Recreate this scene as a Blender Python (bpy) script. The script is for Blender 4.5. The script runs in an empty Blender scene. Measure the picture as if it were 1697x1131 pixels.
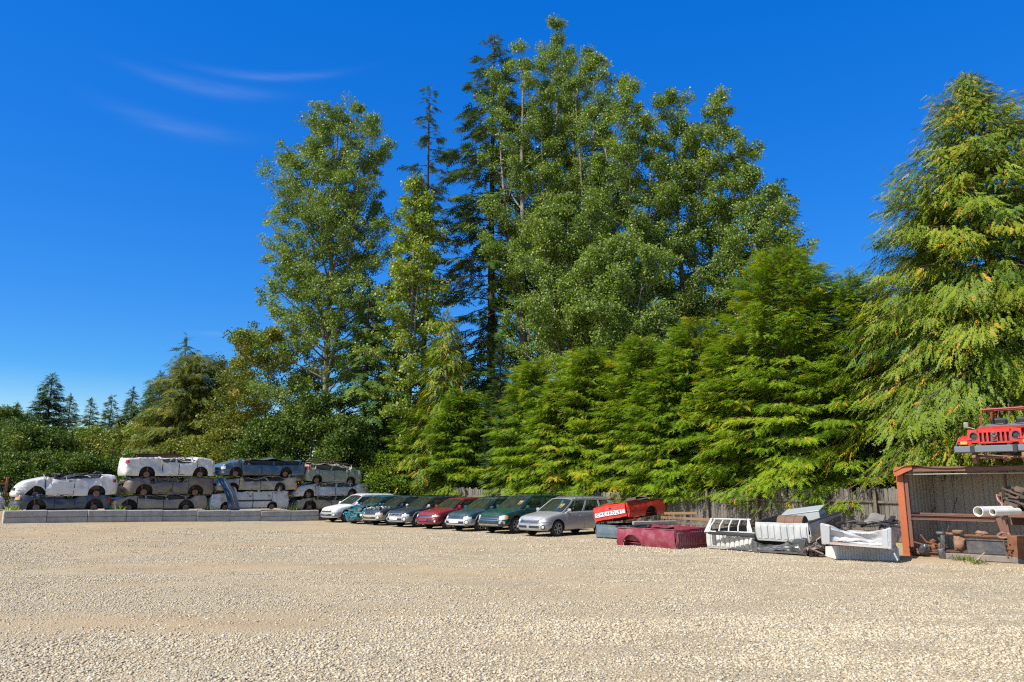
import bpy, math, random
import numpy as np
from mathutils import Vector, Matrix, Euler, noise

sc = bpy.context.scene
COL = sc.collection
PI = math.pi
rad = math.radians

# ------------------------------------------------------------------ camera
F_PX, HOR = 1250.0, 807.0
CX, CY = 848.5, 565.5
PITCH = math.atan((HOR - CY) / F_PX)
CP, SP = math.cos(PITCH), math.sin(PITCH)
CAMH = 2.0
cam = bpy.data.cameras.new('camera')
cam.sensor_width = 36.0
cam.lens = F_PX / 1697.0 * 36.0
cam.clip_start, cam.clip_end = 0.1, 5000
camo = bpy.data.objects.new('camera', cam)
camo.location = (0, 0, CAMH)
camo.rotation_euler = (PI / 2 + PITCH, 0, 0)
COL.objects.link(camo)
sc.camera = camo


def ray(px, py):
    u, v = (px - CX) / F_PX, (CY - py) / F_PX
    return Vector((u, CP - v * SP, SP + v * CP))


def at(px, py, Y):
    r = ray(px, py)
    t = Y / r.y
    return Vector((r.x * t, Y, CAMH + r.z * t))


def sstep(a, b, x):
    t = min(1, max(0, (x - a) / (b - a)))
    return t * t * (3 - 2 * t)


def gz(x, y):
    # the yard rises a little towards the far left corner
    return 0.30 * sstep(9.0, 24.0, -x) * sstep(22, 34, y)


def gp(px, py):
    z = 0.0
    for _ in range(12):
        r = ray(px, py)
        t = (z - CAMH) / r.z
        p = Vector((r.x * t, r.y * t, z))
        z = gz(p.x, p.y)
    return p


def bearing_hit(px, p0, d, py=845):
    """where the vertical plane through pixel column px meets the ground line p0 + t d"""
    r = ray(px, py)
    k = r.x / r.y
    t = (k * p0[1] - p0[0]) / (d[0] - k * d[1])
    return Vector((p0[0] + d[0] * t, p0[1] + d[1] * t, 0)), t


# ------------------------------------------------------------------ light
SUN_EL = rad(47)
SAZ = Vector((-0.83, -0.56, 0)).normalized()
sun = bpy.data.lights.new('sun', 'SUN')
sun.energy = 4.6
sun.angle = rad(0.53)
sun.color = (1.0, 0.945, 0.86)
suno = bpy.data.objects.new('sun', sun)
S = Vector((SAZ.x * math.cos(SUN_EL), SAZ.y * math.cos(SUN_EL), math.sin(SUN_EL)))
suno.rotation_euler = S.to_track_quat('Z', 'Y').to_euler()
suno.location = S * 100
COL.objects.link(suno)

w = bpy.data.worlds.new('World')
sc.world = w
w.use_nodes = True
nt = w.node_tree
for n in list(nt.nodes):
    nt.nodes.remove(n)


class NT:
    """small helper to write node trees"""
    def __init__(s, tree):
        s.t = tree

    def n(s, typ, **kw):
        nd = s.t.nodes.new(typ)
        for k, v in kw.items():
            setattr(nd, k, v)
        return nd

    def link(s, a, b):
        s.t.links.new(a, b)

    def val(s, sock, v):
        if hasattr(v, 'is_output') or hasattr(v, 'links'):
            s.link(v, sock)
        else:
            sock.default_value = v

    def math(s, op, a, b=None, clamp=False):
        nd = s.n('ShaderNodeMath', operation=op)
        nd.use_clamp = clamp
        s.val(nd.inputs[0], a)
        if b is not None:
            s.val(nd.inputs[1], b)
        return nd.outputs[0]

    def mix(s, fac, a, b, typ='MIX'):
        nd = s.n('ShaderNodeMix', data_type='RGBA', blend_type=typ)
        s.val(nd.inputs[0], fac)
        s.val(nd.inputs[6], a if hasattr(a, 'links') else (*a, 1))
        s.val(nd.inputs[7], b if hasattr(b, 'links') else (*b, 1))
        return nd.outputs[2]

    def noise(s, vec, scale, detail=4, rough=0.55, dist=0.0):
        nd = s.n('ShaderNodeTexNoise')
        if vec is not None:
            s.link(vec, nd.inputs['Vector'])
        nd.inputs['Scale'].default_value = scale
        nd.inputs['Detail'].default_value = detail
        nd.inputs['Roughness'].default_value = rough
        nd.inputs['Distortion'].default_value = dist
        return nd.outputs['Fac']

    def ramp(s, fac, stops, interp='LINEAR'):
        nd = s.n('ShaderNodeValToRGB')
        cr = nd.color_ramp
        cr.interpolation = interp
        while len(cr.elements) > 1:
            cr.elements.remove(cr.elements[-1])
        for i, (p, c) in enumerate(stops):
            e = cr.elements[0] if i == 0 else cr.elements.new(p)
            e.position = p
            c = c if isinstance(c, (tuple, list)) else (c, c, c)
            e.color = (c[0], c[1], c[2], 1)
        s.link(fac, nd.inputs[0])
        return nd.outputs[0]


W = NT(nt)
sky = W.n('ShaderNodeTexSky', sky_type='NISHITA')
sky.sun_disc = False
sky.sun_elevation = SUN_EL
sky.sun_rotation = math.atan2(SAZ.x, SAZ.y)
sky.altitude = 300
sky.air_density = 1.0
sky.dust_density = 0.35
sky.ozone_density = 2.0
# the photograph was taken through a polariser: deeper, more even blue
sph = W.n('ShaderNodeSeparateColor', mode='HSV')
W.link(sky.outputs[0], sph.inputs[0])
hs = W.n('ShaderNodeCombineColor', mode='HSV')
W.link(W.math('ADD', sph.outputs[0], 0.016), hs.inputs[0])
W.link(W.math('MINIMUM', W.math('MULTIPLY', sph.outputs[1], 1.8), W.math('ADD', W.math('MULTIPLY', sph.outputs[1], 0.60), 0.587, True)), hs.inputs[1])
W.link(W.math('MULTIPLY', W.math('POWER', sph.outputs[2], 0.45), 2.84), hs.inputs[2])
# the polariser does nothing towards the sun: there the sky stays pale
tcs = W.n('ShaderNodeTexCoord')
dt = W.n('ShaderNodeVectorMath', operation='DOT_PRODUCT')
W.link(tcs.outputs['Generated'], dt.inputs[0])
dt.inputs[1].default_value = tuple(S)
mr = W.n('ShaderNodeMapRange', interpolation_type='SMOOTHSTEP')
W.link(dt.outputs['Value'], mr.inputs[0])
mr.inputs[1].default_value, mr.inputs[2].default_value = 0.42, 0.80
skyb = W.mix(mr.outputs[0], hs.outputs[0], sky.outputs[0])
# thin cirrus: three curved streaks high in the air, as functions of compass angle and elevation
tc = W.n('ShaderNodeTexCoord')
sx = W.n('ShaderNodeSeparateXYZ')
W.link(tc.outputs['Generated'], sx.inputs[0])
az = W.math('ARCTAN2', sx.outputs[0], sx.outputs[1])
el = W.math('ARCSINE', sx.outputs[2])
cmb = W.n('ShaderNodeCombineXYZ')
W.link(W.math('MULTIPLY', az, 9.0), cmb.inputs[0])
W.link(W.math('MULTIPLY', el, 70.0), cmb.inputs[1])
streak = W.noise(cmb.outputs[0], 1.0, 5, 0.6, 0.6)


def azel(px, py):
    r = ray(px, py).normalized()
    return math.atan2(r.x, r.y), math.asin(r.z)


def wisp(pts, width, gain):
    """streak through three (px, py) points of the sky"""
    P = [azel(*p) for p in pts]
    A = np.array([[1, a, a * a] for a, e in P])
    c = np.linalg.solve(A, np.array([e for a, e in P]))
    t = W.math('ADD', float(c[0]), W.math('ADD', W.math('MULTIPLY', az, float(c[1])),
               W.math('MULTIPLY', W.math('MULTIPLY', az, az), float(c[2]))))
    d = W.math('DIVIDE', W.math('SUBTRACT', el, t), width)
    g = W.math('POWER', 2.718, W.math('MULTIPLY', W.math('MULTIPLY', d, d), -1.0))
    a0, a1 = P[0][0], P[-1][0]
    m = W.math('DIVIDE', W.math('SUBTRACT', az, (a0 + a1) / 2 + 0.1 * (a1 - a0)), (a1 - a0) * 0.42)
    e2 = W.math('POWER', 2.718, W.math('MULTIPLY', W.math('MULTIPLY', m, m), -1.0))
    return W.math('MULTIPLY', W.math('MULTIPLY', g, e2), gain)


ws = [wisp([(200, 105), (320, 142), (430, 158)], 0.007, 0.75),
      wisp([(300, 105), (420, 126), (540, 124)], 0.0045, 0.6),
      wisp([(150, 160), (270, 205), (390, 228)], 0.009, 0.5),
      wisp([(300, 552), (345, 553), (400, 555)], 0.003, 0.4)]
tot = ws[0]
for q in ws[1:]:
    tot = W.math('ADD', tot, q)
tot = W.math('MULTIPLY', tot, W.math('ADD', W.math('MULTIPLY', streak, 1.3), -0.15), True)
skycol = W.mix(W.math('MULTIPLY', tot, 0.26), skyb, (3.9, 4.7, 6.4))
bg = W.n('ShaderNodeBackground')
bg.inputs[1].default_value = 0.10
W.link(skycol, bg.inputs[0])
out = W.n('ShaderNodeOutputWorld')
W.link(bg.outputs[0], out.inputs[0])

sc.view_settings.view_transform = 'Standard'
sc.view_settings.look = 'None'
sc.view_settings.exposure = 0.60
sc.view_settings.gamma = 1.0
sc.render.engine = 'CYCLES'
sc.cycles.max_bounces = 6
sc.cycles.transparent_max_bounces = 12
sc.cycles.use_adaptive_sampling = True
sc.cycles.adaptive_threshold = 0.01
sc.cycles.pixel_filter_type = 'BLACKMAN_HARRIS'
sc.cycles.filter_width = 1.2
sc.cycles.use_denoising = False

# ------------------------------------------------------------------ object helpers


def link(o, parent=None):
    COL.objects.link(o)
    if parent is not None:
        o.parent = parent
    return o


def tag(o, label=None, cat=None, group=None, kind=None):
    if label:
        o['label'] = label
    if cat:
        o['category'] = cat
    if group:
        o['group'] = group
    if kind:
        o['kind'] = kind
    return o


def empty(name, loc, rz=0.0, label=None, cat=None, group=None, rot=None):
    o = bpy.data.objects.new(name, None)
    o.empty_display_size = 0.3
    o.location = loc
    o.rotation_euler = rot if rot is not None else (0, 0, rz)
    COL.objects.link(o)
    return tag(o, label, cat, group)


class MB:
    """collects shapes and links them as ONE mesh object"""
    def __init__(s):
        s.v, s.f, s.mi = [], [], []
        s.cur = 0

    def add(s, vs, fs, T=None):
        b = len(s.v)
        s.v += [tuple(T @ Vector(p)) if T is not None else tuple(p) for p in vs]
        s.f += [tuple(b + i for i in f) for f in fs]
        s.mi += [s.cur] * len(fs)
        return s

    def box(s, c, d, rz=0.0, T=None, rot=None):
        hx, hy, hz = d[0] / 2, d[1] / 2, d[2] / 2
        M = Matrix.Translation(c) @ (Euler(rot).to_matrix().to_4x4() if rot else Matrix.Rotation(rz, 4, 'Z'))
        if T is not None:
            M = T @ M
        vs = [(x, y, z) for x in (-hx, hx) for y in (-hy, hy) for z in (-hz, hz)]
        return s.add(vs, [(0, 1, 3, 2), (4, 6, 7, 5), (0, 4, 5, 1), (2, 3, 7, 6), (0, 2, 6, 4), (1, 5, 7, 3)], M)

    def bbox(s, c, d, b=0.01, rz=0.0, T=None, rot=None):
        """box with chamfered edges"""
        hx, hy, hz = d[0] / 2, d[1] / 2, d[2] / 2
        b = min(b, hx * .9, hy * .9, hz * .9)
        M = Matrix.Translation(c) @ (Euler(rot).to_matrix().to_4x4() if rot else Matrix.Rotation(rz, 4, 'Z'))
        if T is not None:
            M = T @ M
        vs, idx = [], {}
        for sx_ in (-1, 1):
            for sy in (-1, 1):
                for sz in (-1, 1):
                    for ax in range(3):
                        p = [sx_ * (hx - b), sy * (hy - b), sz * (hz - b)]
                        p[ax] = (sx_ * hx, sy * hy, sz * hz)[ax]
                        idx[(sx_, sy, sz, ax)] = len(vs)
                        vs.append(p)
        fs = []
        sg = (-1, 1)
        for ax in range(3):
            o1, o2 = [a for a in range(3) if a != ax]
            for q in sg:
                loop = []
                for (a, c2) in ((-1, -1), (1, -1), (1, 1), (-1, 1)):
                    k = [0, 0, 0]
                    k[ax], k[o1], k[o2] = q, a, c2
                    loop.append(idx[(*k, ax)])
                fs.append(tuple(loop))
        for ax in range(3):
            o1, o2 = [a for a in range(3) if a != ax]
            for a in sg:
                for c2 in sg:
                    k0, k1 = [0, 0, 0], [0, 0, 0]
                    k0[ax], k0[o1], k0[o2] = -1, a, c2
                    k1[ax], k1[o1], k1[o2] = 1, a, c2
                    fs.append((idx[(*k0, o1)], idx[(*k1, o1)], idx[(*k1, o2)], idx[(*k0, o2)]))
        for a in sg:
            for b_ in sg:
                for c2 in sg:
                    fs.append(tuple(idx[(a, b_, c2, ax)] for ax in range(3)))
        return s.add(vs, fs, M)

    def tube(s, pts, r, n=8, cap=True, T=None):
        pts = [Vector(p) for p in pts]
        rs = r if isinstance(r, (list, tuple)) else [r] * len(pts)
        vs, fs = [], []
        for i, p in enumerate(pts):
            d = (pts[min(i + 1, len(pts) - 1)] - pts[max(i - 1, 0)]).normalized()
            a = d.orthogonal().normalized() if i == 0 else (a - d * a.dot(d)).normalized()
            b = d.cross(a)
            for k in range(n):
                t = 2 * PI * k / n
                vs.append(p + (a * math.cos(t) + b * math.sin(t)) * rs[i])
        for i in range(len(pts) - 1):
            for k in range(n):
                fs.append((i * n + k, i * n + (k + 1) % n, (i + 1) * n + (k + 1) % n, (i + 1) * n + k))
        if cap:
            fs.append(tuple(range(n))[::-1])
            fs.append(tuple((len(pts) - 1) * n + k for k in range(n)))
        return s.add(vs, fs, T)

    def lathe(s, prof, n=20, T=None, axis='Y'):
        """profile of (radius, offset along the axis)"""
        vs, fs = [], []
        for (r, h) in prof:
            for k in range(n):
                t = 2 * PI * k / n
                c, q = r * math.cos(t), r * math.sin(t)
                vs.append((c, h, q) if axis == 'Y' else ((c, q, h) if axis == 'Z' else (h, c, q)))
        for i in range(len(prof) - 1):
            for k in range(n):
                fs.append((i * n + k, i * n + (k + 1) % n, (i + 1) * n + (k + 1) % n, (i + 1) * n + k))
        return s.add(vs, fs, T)

    def grid(s, fn, nu, nv, T=None):
        vs = [fn(i / nu, j / nv) for i in range(nu + 1) for j in range(nv + 1)]
        fs = [(i * (nv + 1) + j, (i + 1) * (nv + 1) + j, (i + 1) * (nv + 1) + j + 1, i * (nv + 1) + j + 1)
              for i in range(nu) for j in range(nv)]
        return s.add(vs, fs, T)

    def slab(s, poly, th, T=None):
        """polygon (list of 3-D points, planar) given a thickness vector"""
        th = Vector(th)
        n = len(poly)
        vs = [Vector(p) for p in poly] + [Vector(p) + th for p in poly]
        fs = [tuple(range(n))[::-1], tuple(range(n, 2 * n))]
        fs += [(i, (i + 1) % n, n + (i + 1) % n, n + i) for i in range(n)]
        return s.add(vs, fs, T)

    def shell(s, fn, nu, nv, th, T=None):
        """a sheet fn(u,v)->point given thickness along its own normal (th may be negative)"""
        P = [[Vector(fn(i / nu, j / nv)) for j in range(nv + 1)] for i in range(nu + 1)]
        vs, fs = [], []
        N = {}
        for i in range(nu + 1):
            for j in range(nv + 1):
                a = P[min(i + 1, nu)][j] - P[max(i - 1, 0)][j]
                b = P[i][min(j + 1, nv)] - P[i][max(j - 1, 0)]
                q = a.cross(b)
                N[i, j] = q.normalized() if q.length > 1e-9 else Vector((0, 0, 1))
        k = (nu + 1) * (nv + 1)
        vs = [P[i][j] for i in range(nu + 1) for j in range(nv + 1)]
        vs += [P[i][j] + N[i, j] * th for i in range(nu + 1) for j in range(nv + 1)]
        ix = lambda i, j: i * (nv + 1) + j
        for i in range(nu):
            for j in range(nv):
                q = (ix(i, j), ix(i + 1, j), ix(i + 1, j + 1), ix(i, j + 1))
                fs.append(q)
                fs.append(tuple(k + a for a in q[::-1]))
        rim = [(ix(i, 0), ix(i + 1, 0)) for i in range(nu)] + [(ix(nu, j), ix(nu, j + 1)) for j in range(nv)]
        rim += [(ix(i + 1, nv), ix(i, nv)) for i in range(nu)] + [(ix(0, j + 1), ix(0, j)) for j in range(nv)]
        for a, b in rim:
            fs.append((b, a, k + a, k + b))
        return s.add(vs, fs, T)

    def blob(s, c, r, seed=0, amp=0.3, n=8, m=6):
        rr = random.Random(seed)
        o = Vector((rr.uniform(-50, 50), rr.uniform(-50, 50), rr.uniform(-50, 50)))
        def fn(u, v):
            t, ph = 2 * PI * u, PI * v
            d = Vector((math.sin(ph) * math.cos(t), math.sin(ph) * math.sin(t), math.cos(ph)))
            k = 1 + amp * noise.noise(d * 1.6 + o)
            return Vector(c) + Vector((d.x * r[0], d.y * r[1], d.z * r[2])) * k
        return s.grid(fn, n, m)

    def build(s, name, mats, parent=None, smooth=None, loc=None, rot=None):
        me = bpy.data.meshes.new(name)
        me.from_pydata(s.v, [], s.f)
        if not isinstance(mats, (list, tuple)):
            mats = [mats]
        for m in mats:
            me.materials.append(m)
        if len(mats) > 1:
            me.polygons.foreach_set('material_index', s.mi)
        if smooth is not None:
            me.polygons.foreach_set('use_smooth', [True] * len(me.polygons))
            me.set_sharp_from_angle(angle=rad(smooth))
        me.update()
        o = bpy.data.objects.new(name, me)
        if loc is not None:
            o.location = loc
        if rot is not None:
            o.rotation_euler = rot
        return link(o, parent)


def np_mesh(name, V, Fq, mat, parent=None, attrs=None, smooth=False):
    me = bpy.data.meshes.new(name)
    V = np.ascontiguousarray(V, dtype=np.float32)
    Fq = np.ascontiguousarray(Fq, dtype=np.int32)
    k = Fq.shape[1]
    me.vertices.add(len(V))
    me.vertices.foreach_set('co', V.ravel())
    me.loops.add(Fq.size)
    me.loops.foreach_set('vertex_index', Fq.ravel())
    me.polygons.add(len(Fq))
    me.polygons.foreach_set('loop_start', np.arange(len(Fq), dtype=np.int32) * k)
    if smooth:
        me.polygons.foreach_set('use_smooth', np.ones(len(Fq), dtype=bool))
    me.update(calc_edges=True)
    for nm, arr in (attrs or {}).items():
        a = me.attributes.new(nm, 'FLOAT', 'POINT')
        a.data.foreach_set('value', np.ascontiguousarray(arr, dtype=np.float32))
    me.materials.append(mat)
    o = bpy.data.objects.new(name, me)
    return link(o, parent)


# ------------------------------------------------------------------ materials
def new_mat(name):
    m = bpy.data.materials.new(name)
    m.use_nodes = True
    t = m.node_tree
    for n in list(t.nodes):
        t.nodes.remove(n)
    N = NT(t)
    out_ = N.n('ShaderNodeOutputMaterial')
    return m, N, out_


def simple(name, col, rough=0.6, metal=0.0, var=0.15, scale=3.0, spec=0.5, bump=0.0, bscale=40, coat=0.0):
    """one colour with a little procedural variation"""
    m, N, o = new_mat(name)
    b = N.n('ShaderNodeBsdfPrincipled')
    tcn = N.n('ShaderNodeTexCoord')
    nz = N.noise(tcn.outputs['Object'], scale, 5)
    lo = tuple(c * (1 - var) for c in col)
    hi = tuple(min(1, c * (1 + var)) for c in col)
    N.link(N.ramp(nz, [(0.3, lo), (0.7, hi)]), b.inputs['Base Color'])
    b.inputs['Roughness'].default_value = rough
    b.inputs['Metallic'].default_value = metal
    b.inputs['Specular IOR Level'].default_value = spec
    b.inputs['Coat Weight'].default_value = coat
    b.inputs['Coat Roughness'].default_value = 0.08
    if bump:
        bp = N.n('ShaderNodeBump')
        bp.inputs['Strength'].default_value = bump
        bp.inputs['Distance'].default_value = 0.02
        N.link(N.noise(tcn.outputs['Object'], bscale, 4), bp.inputs['Height'])
        N.link(bp.outputs[0], b.inputs['Normal'])
    N.link(b.outputs[0], o.inputs[0])
    return m


def worn(name, col, dirt=(0.20, 0.15, 0.10), amt=0.5, rough=0.35, metal=0.0, scale=2.2, coat=0.5, rust=0.0, rustcol=(0.16, 0.06, 0.025), bump=0.0):
    """car paint or sheet metal with dust, grime and patches of rust"""
    m, N, o = new_mat(name)
    b = N.n('ShaderNodeBsdfPrincipled')
    tcn = N.n('ShaderNodeTexCoord')
    v = tcn.outputs['Object']
    n1 = N.noise(v, scale, 7, 0.65)
    f = N.ramp(n1, [(0.62 - 0.35 * amt, 0.0), (0.80 - 0.15 * amt, 1.0)])
    base = N.mix(N.math('MULTIPLY', f, min(1.0, amt * 1.25)), col, dirt)
    if rust:
        n2 = N.noise(v, scale * 2.1, 8, 0.7)
        f2 = N.ramp(n2, [(0.66 - 0.25 * rust, 0.0), (0.70 - 0.2 * rust, 1.0)])
        base = N.mix(f2, base, rustcol)
    N.link(base, b.inputs['Base Color'])
    N.link(N.math('ADD', rough, N.math('MULTIPLY', f, 0.4), True), b.inputs['Roughness'])
    b.inputs['Metallic'].default_value = metal
    b.inputs['Coat Weight'].default_value = coat
    b.inputs['Coat Roughness'].default_value = 0.12
    if bump:
        bp = N.n('ShaderNodeBump')
        bp.inputs['Strength'].default_value = bump
        bp.inputs['Distance'].default_value = 0.05
        N.link(N.noise(v, scale * 2, 3), bp.inputs['Height'])
        N.link(bp.outputs[0], b.inputs['Normal'])
    N.link(b.outputs[0], o.inputs[0])
    return m


def glass_mat(name, tint=(0.45, 0.55, 0.50), mixf=0.55):
    m, N, o = new_mat(name)
    tr = N.n('ShaderNodeBsdfTransparent')
    tr.inputs[0].default_value = (*tint, 1)
    gl = N.n('ShaderNodeBsdfGlossy')
    gl.inputs['Roughness'].default_value = 0.03
    gl.inputs['Color'].default_value = (0.9, 0.95, 0.95, 1)
    fr = N.n('ShaderNodeFresnel')
    fr.inputs[0].default_value = 1.52
    df = N.n('ShaderNodeBsdfDiffuse')
    df.inputs[0].default_value = (0.13, 0.16, 0.12, 1)  # greenish so that reflections are painted into the glass colour
    tcn = N.n('ShaderNodeTexCoord')
    dust = N.math('MULTIPLY', N.noise(tcn.outputs['Object'], 3.0, 5), 0.34)  # amount of dust together with the painted green reflection
    mx0 = N.n('ShaderNodeMixShader')
    N.link(dust, mx0.inputs[0])
    N.link(tr.outputs[0], mx0.inputs[1])
    N.link(df.outputs[0], mx0.inputs[2])
    mx = N.n('ShaderNodeMixShader')
    N.link(N.math('ADD', N.math('MULTIPLY', fr.outputs[0], 1.2), 0.03, True), mx.inputs[0])
    N.link(mx0.outputs[0], mx.inputs[1])
    N.link(gl.outputs[0], mx.inputs[2])
    N.link(mx.outputs[0], o.inputs[0])
    return m
# ------------------------------------------------------------------ ground
def _h(ix, iy, seed):
    a = (ix.astype(np.int64) * 374761393 + iy.astype(np.int64) * 668265263 + seed * 974711) & 0x7fffffff
    a = ((a ^ (a >> 13)) * 1274126177) & 0x7fffffff
    return ((a ^ (a >> 16)) & 0xffff) / 65535.0


def vnoise(x, y, seed=0):
    x, y = np.asarray(x, float), np.asarray(y, float)
    ix, iy = np.floor(x), np.floor(y)
    fx, fy = x - ix, y - iy
    fx, fy = fx * fx * (3 - 2 * fx), fy * fy * (3 - 2 * fy)
    a, b = _h(ix, iy, seed), _h(ix + 1, iy, seed)
    c, d = _h(ix, iy + 1, seed), _h(ix + 1, iy + 1, seed)
    return (a + (b - a) * fx) * (1 - fy) + (c + (d - c) * fx) * fy


def fbm(x, y, seed=0, oct=4):
    s, a, t = 0, 0.5, 0
    for k in range(oct):
        s = s + a * vnoise(x * 2 ** k, y * 2 ** k, seed + k * 17)
        t += a
        a *= 0.5
    return s / t


def np_ss(a, b, x):
    t = np.clip((x - a) / (b - a), 0, 1)
    return t * t * (3 - 2 * t)


MOUND = None  # set below: dirt banked up against the container sill


def gh(x, y):
    x, y = np.asarray(x, float), np.asarray(y, float)
    z = 0.30 * np_ss(9.0, 24.0, -x) * np_ss(22, 34, y)
    z = z + 0.05 * (fbm(x * 0.22, y * 0.55, 3) - 0.5) + 0.035 * (fbm(x * 0.9 + 4, y * 1.8, 9, 3) - 0.5)
    # dirt bank along the container front
    d = (x - 11.2) * 0.736 + (y - 21.4) * 0.677          # distance behind the container front
    s_ = (x - 11.2) * 0.677 - (y - 21.4) * 0.736
    z = z + 0.10 * np.exp(-(d + 0.2) ** 2 / 0.35) * np_ss(-1.0, 0.3, s_)
    return z


def dirt_mask(x, y):
    m = fbm(x * 0.16 + 7, y * 0.50 + 3, 21, 4)
    m2 = fbm(x * 0.5, y * 1.3, 33, 3)
    k = np_ss(0.52, 0.68, 0.70 * m + 0.25 * m2 + 0.05 * np_ss(4, -8, x)) * (0.55 + 0.45 * np_ss(6, -4, x))
    for (cx_, cy_, R_, w_, k_) in ((-60, -38, 77.0, .42, .55), (-60, -38, 78.9, .42, .5), (40, -70, 91.5, .5, .45), (40, -70, 93.6, .5, .45), (-25, 95, 84.5, .45, .5), (-25, 95, 82.6, .45, .45)):
        rr_ = np.hypot(x - cx_, y - cy_) - R_ + 1.2 * (fbm(x * .12, y * .12, 91, 2) - .5)
        k = np.maximum(k, k_ * np.exp(-(rr_ / w_) ** 2) * np_ss(.25, .6, fbm(x * .3 + 3, y * .5, 57, 3)))
    far = np_ss(17, 30, y) * np_ss(2, 18, -x)
    k = np.clip(k + 0.55 * far * np_ss(0.35, 0.6, m2), 0, 1)
    d = (x - 11.2) * 0.736 + (y - 21.4) * 0.677
    s_ = (x - 11.2) * 0.677 - (y - 21.4) * 0.736
    k = np.maximum(k, np_ss(-1.6, -0.5, d) * np_ss(-7, -2, s_) * 0.95)
    return k


def axis_pts(segs):
    r = [segs[0][0]]
    for a, b, st in segs:
        n = max(1, int(round((b - a) / st)))
        r += list(np.linspace(a, b, n + 1)[1:])
    return np.array(r)


gx = axis_pts([(-400, -60, 20), (-60, -26, 1.5), (-26, -12, 0.4), (-12, 14, 0.14), (14, 26, 0.4), (26, 60, 1.5), (60, 400, 20)])
gy = axis_pts([(-40, 3, 4), (3, 5.5, 0.5), (5.5, 16, 0.14), (16, 30, 0.3), (30, 56, 0.6), (56, 90, 2.5), (90, 700, 25)])
GX, GY = np.meshgrid(gx, gy, indexing='ij')
GZ = gh(GX, GY)
V = np.stack([GX, GY, GZ], -1).reshape(-1, 3)
ny = len(gy)
I, J = np.meshgrid(np.arange(len(gx) - 1), np.arange(ny - 1), indexing='ij')
q = (I * ny + J).ravel()
FQ = np.stack([q, q + ny, q + ny + 1, q + 1], -1)

mg, N, o = new_mat('gravel_ground')
b = N.n('ShaderNodeBsdfPrincipled')
b.inputs['Roughness'].default_value = 0.92
b.inputs['Specular IOR Level'].default_value = 0.2
tcn = N.n('ShaderNodeTexCoord')
v = tcn.outputs['Object']
at_ = N.n('ShaderNodeAttribute', attribute_name='dirt')
vo = N.n('ShaderNodeTexVoronoi')
vo.inputs['Scale'].default_value = 26
vo.inputs['Randomness'].default_value = 1
N.link(v, vo.inputs['Vector'])
vo2 = N.n('ShaderNodeTexVoronoi')
vo2.inputs['Scale'].default_value = 60
N.link(v, vo2.inputs['Vector'])
sep = N.n('ShaderNodeSeparateColor')
N.link(vo.outputs['Color'], sep.inputs[0])
stone = N.ramp(sep.outputs[0], [(0.0, (0.198, 0.163, 0.109)), (0.25, (0.356, 0.288, 0.187)), (0.55, (0.476, 0.394, 0.263)),
                                (0.85, (0.576, 0.499, 0.360)), (1.0, (0.396, 0.355, 0.289))])
sep2 = N.n('ShaderNodeSeparateColor')
N.link(vo2.outputs['Color'], sep2.inputs[0])
fine = N.ramp(sep2.outputs[0], [(0.0, (0.297, 0.231, 0.144)), (0.5, (0.438, 0.340, 0.206)), (1.0, (0.525, 0.434, 0.280))])
stone = N.mix(0.35, stone, fine)
n1 = N.noise(v, 0.8, 6, 0.6)
dirtc = N.ramp(n1, [(0.3, (0.356, 0.249, 0.136)), (0.7, (0.467, 0.355, 0.210))])
dirtc = N.mix(0.45, dirtc, fine)
msk = N.math('MULTIPLY', at_.outputs['Fac'], N.math('ADD', 0.45, N.noise(v, 5, 4)), True)
basec = N.mix(msk, stone, dirtc)
big = N.noise(v, 0.35, 5, 0.6)
basec = N.mix(1.0, basec, N.ramp(big, [(0.3, 0.88), (0.7, 1.08)]), 'MULTIPLY')
N.link(basec, b.inputs['Base Color'])
bp = N.n('ShaderNodeBump')
bp.inputs['Strength'].default_value = 0.9
bp.inputs['Distance'].default_value = 0.03
hgt = N.math('ADD', N.math('MULTIPLY', vo.outputs['Distance'], N.math('SUBTRACT', -1.0, N.math('MULTIPLY', msk, -0.7))),
             N.math('MULTIPLY', vo2.outputs['Distance'], -0.45))
N.link(hgt, bp.inputs['Height'])
N.link(bp.outputs[0], b.inputs['Normal'])
N.link(b.outputs[0], o.inputs[0])
ground = np_mesh('ground', V, FQ, mg, attrs={'dirt': dirt_mask(GX, GY).ravel()}, smooth=True)
tag(ground, kind='structure')

# loose stones
mst, N, o = new_mat('gravel_stone')
b = N.n('ShaderNodeBsdfPrincipled')
b.inputs['Roughness'].default_value = 0.88
b.inputs['Specular IOR Level'].default_value = 0.25
at_ = N.n('ShaderNodeAttribute', attribute_name='tint')
N.link(N.ramp(at_.outputs['Fac'], [(0.0, (0.169, 0.149, 0.114)), (0.12, (0.297, 0.241, 0.158)), (0.4, (0.438, 0.360, 0.237)),
                                   (0.7, (0.536, 0.456, 0.316)), (0.9, (0.635, 0.567, 0.427)), (1.0, (0.417, 0.385, 0.323))]), b.inputs['Base Color'])
N.link(b.outputs[0], o.inputs[0])

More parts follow.
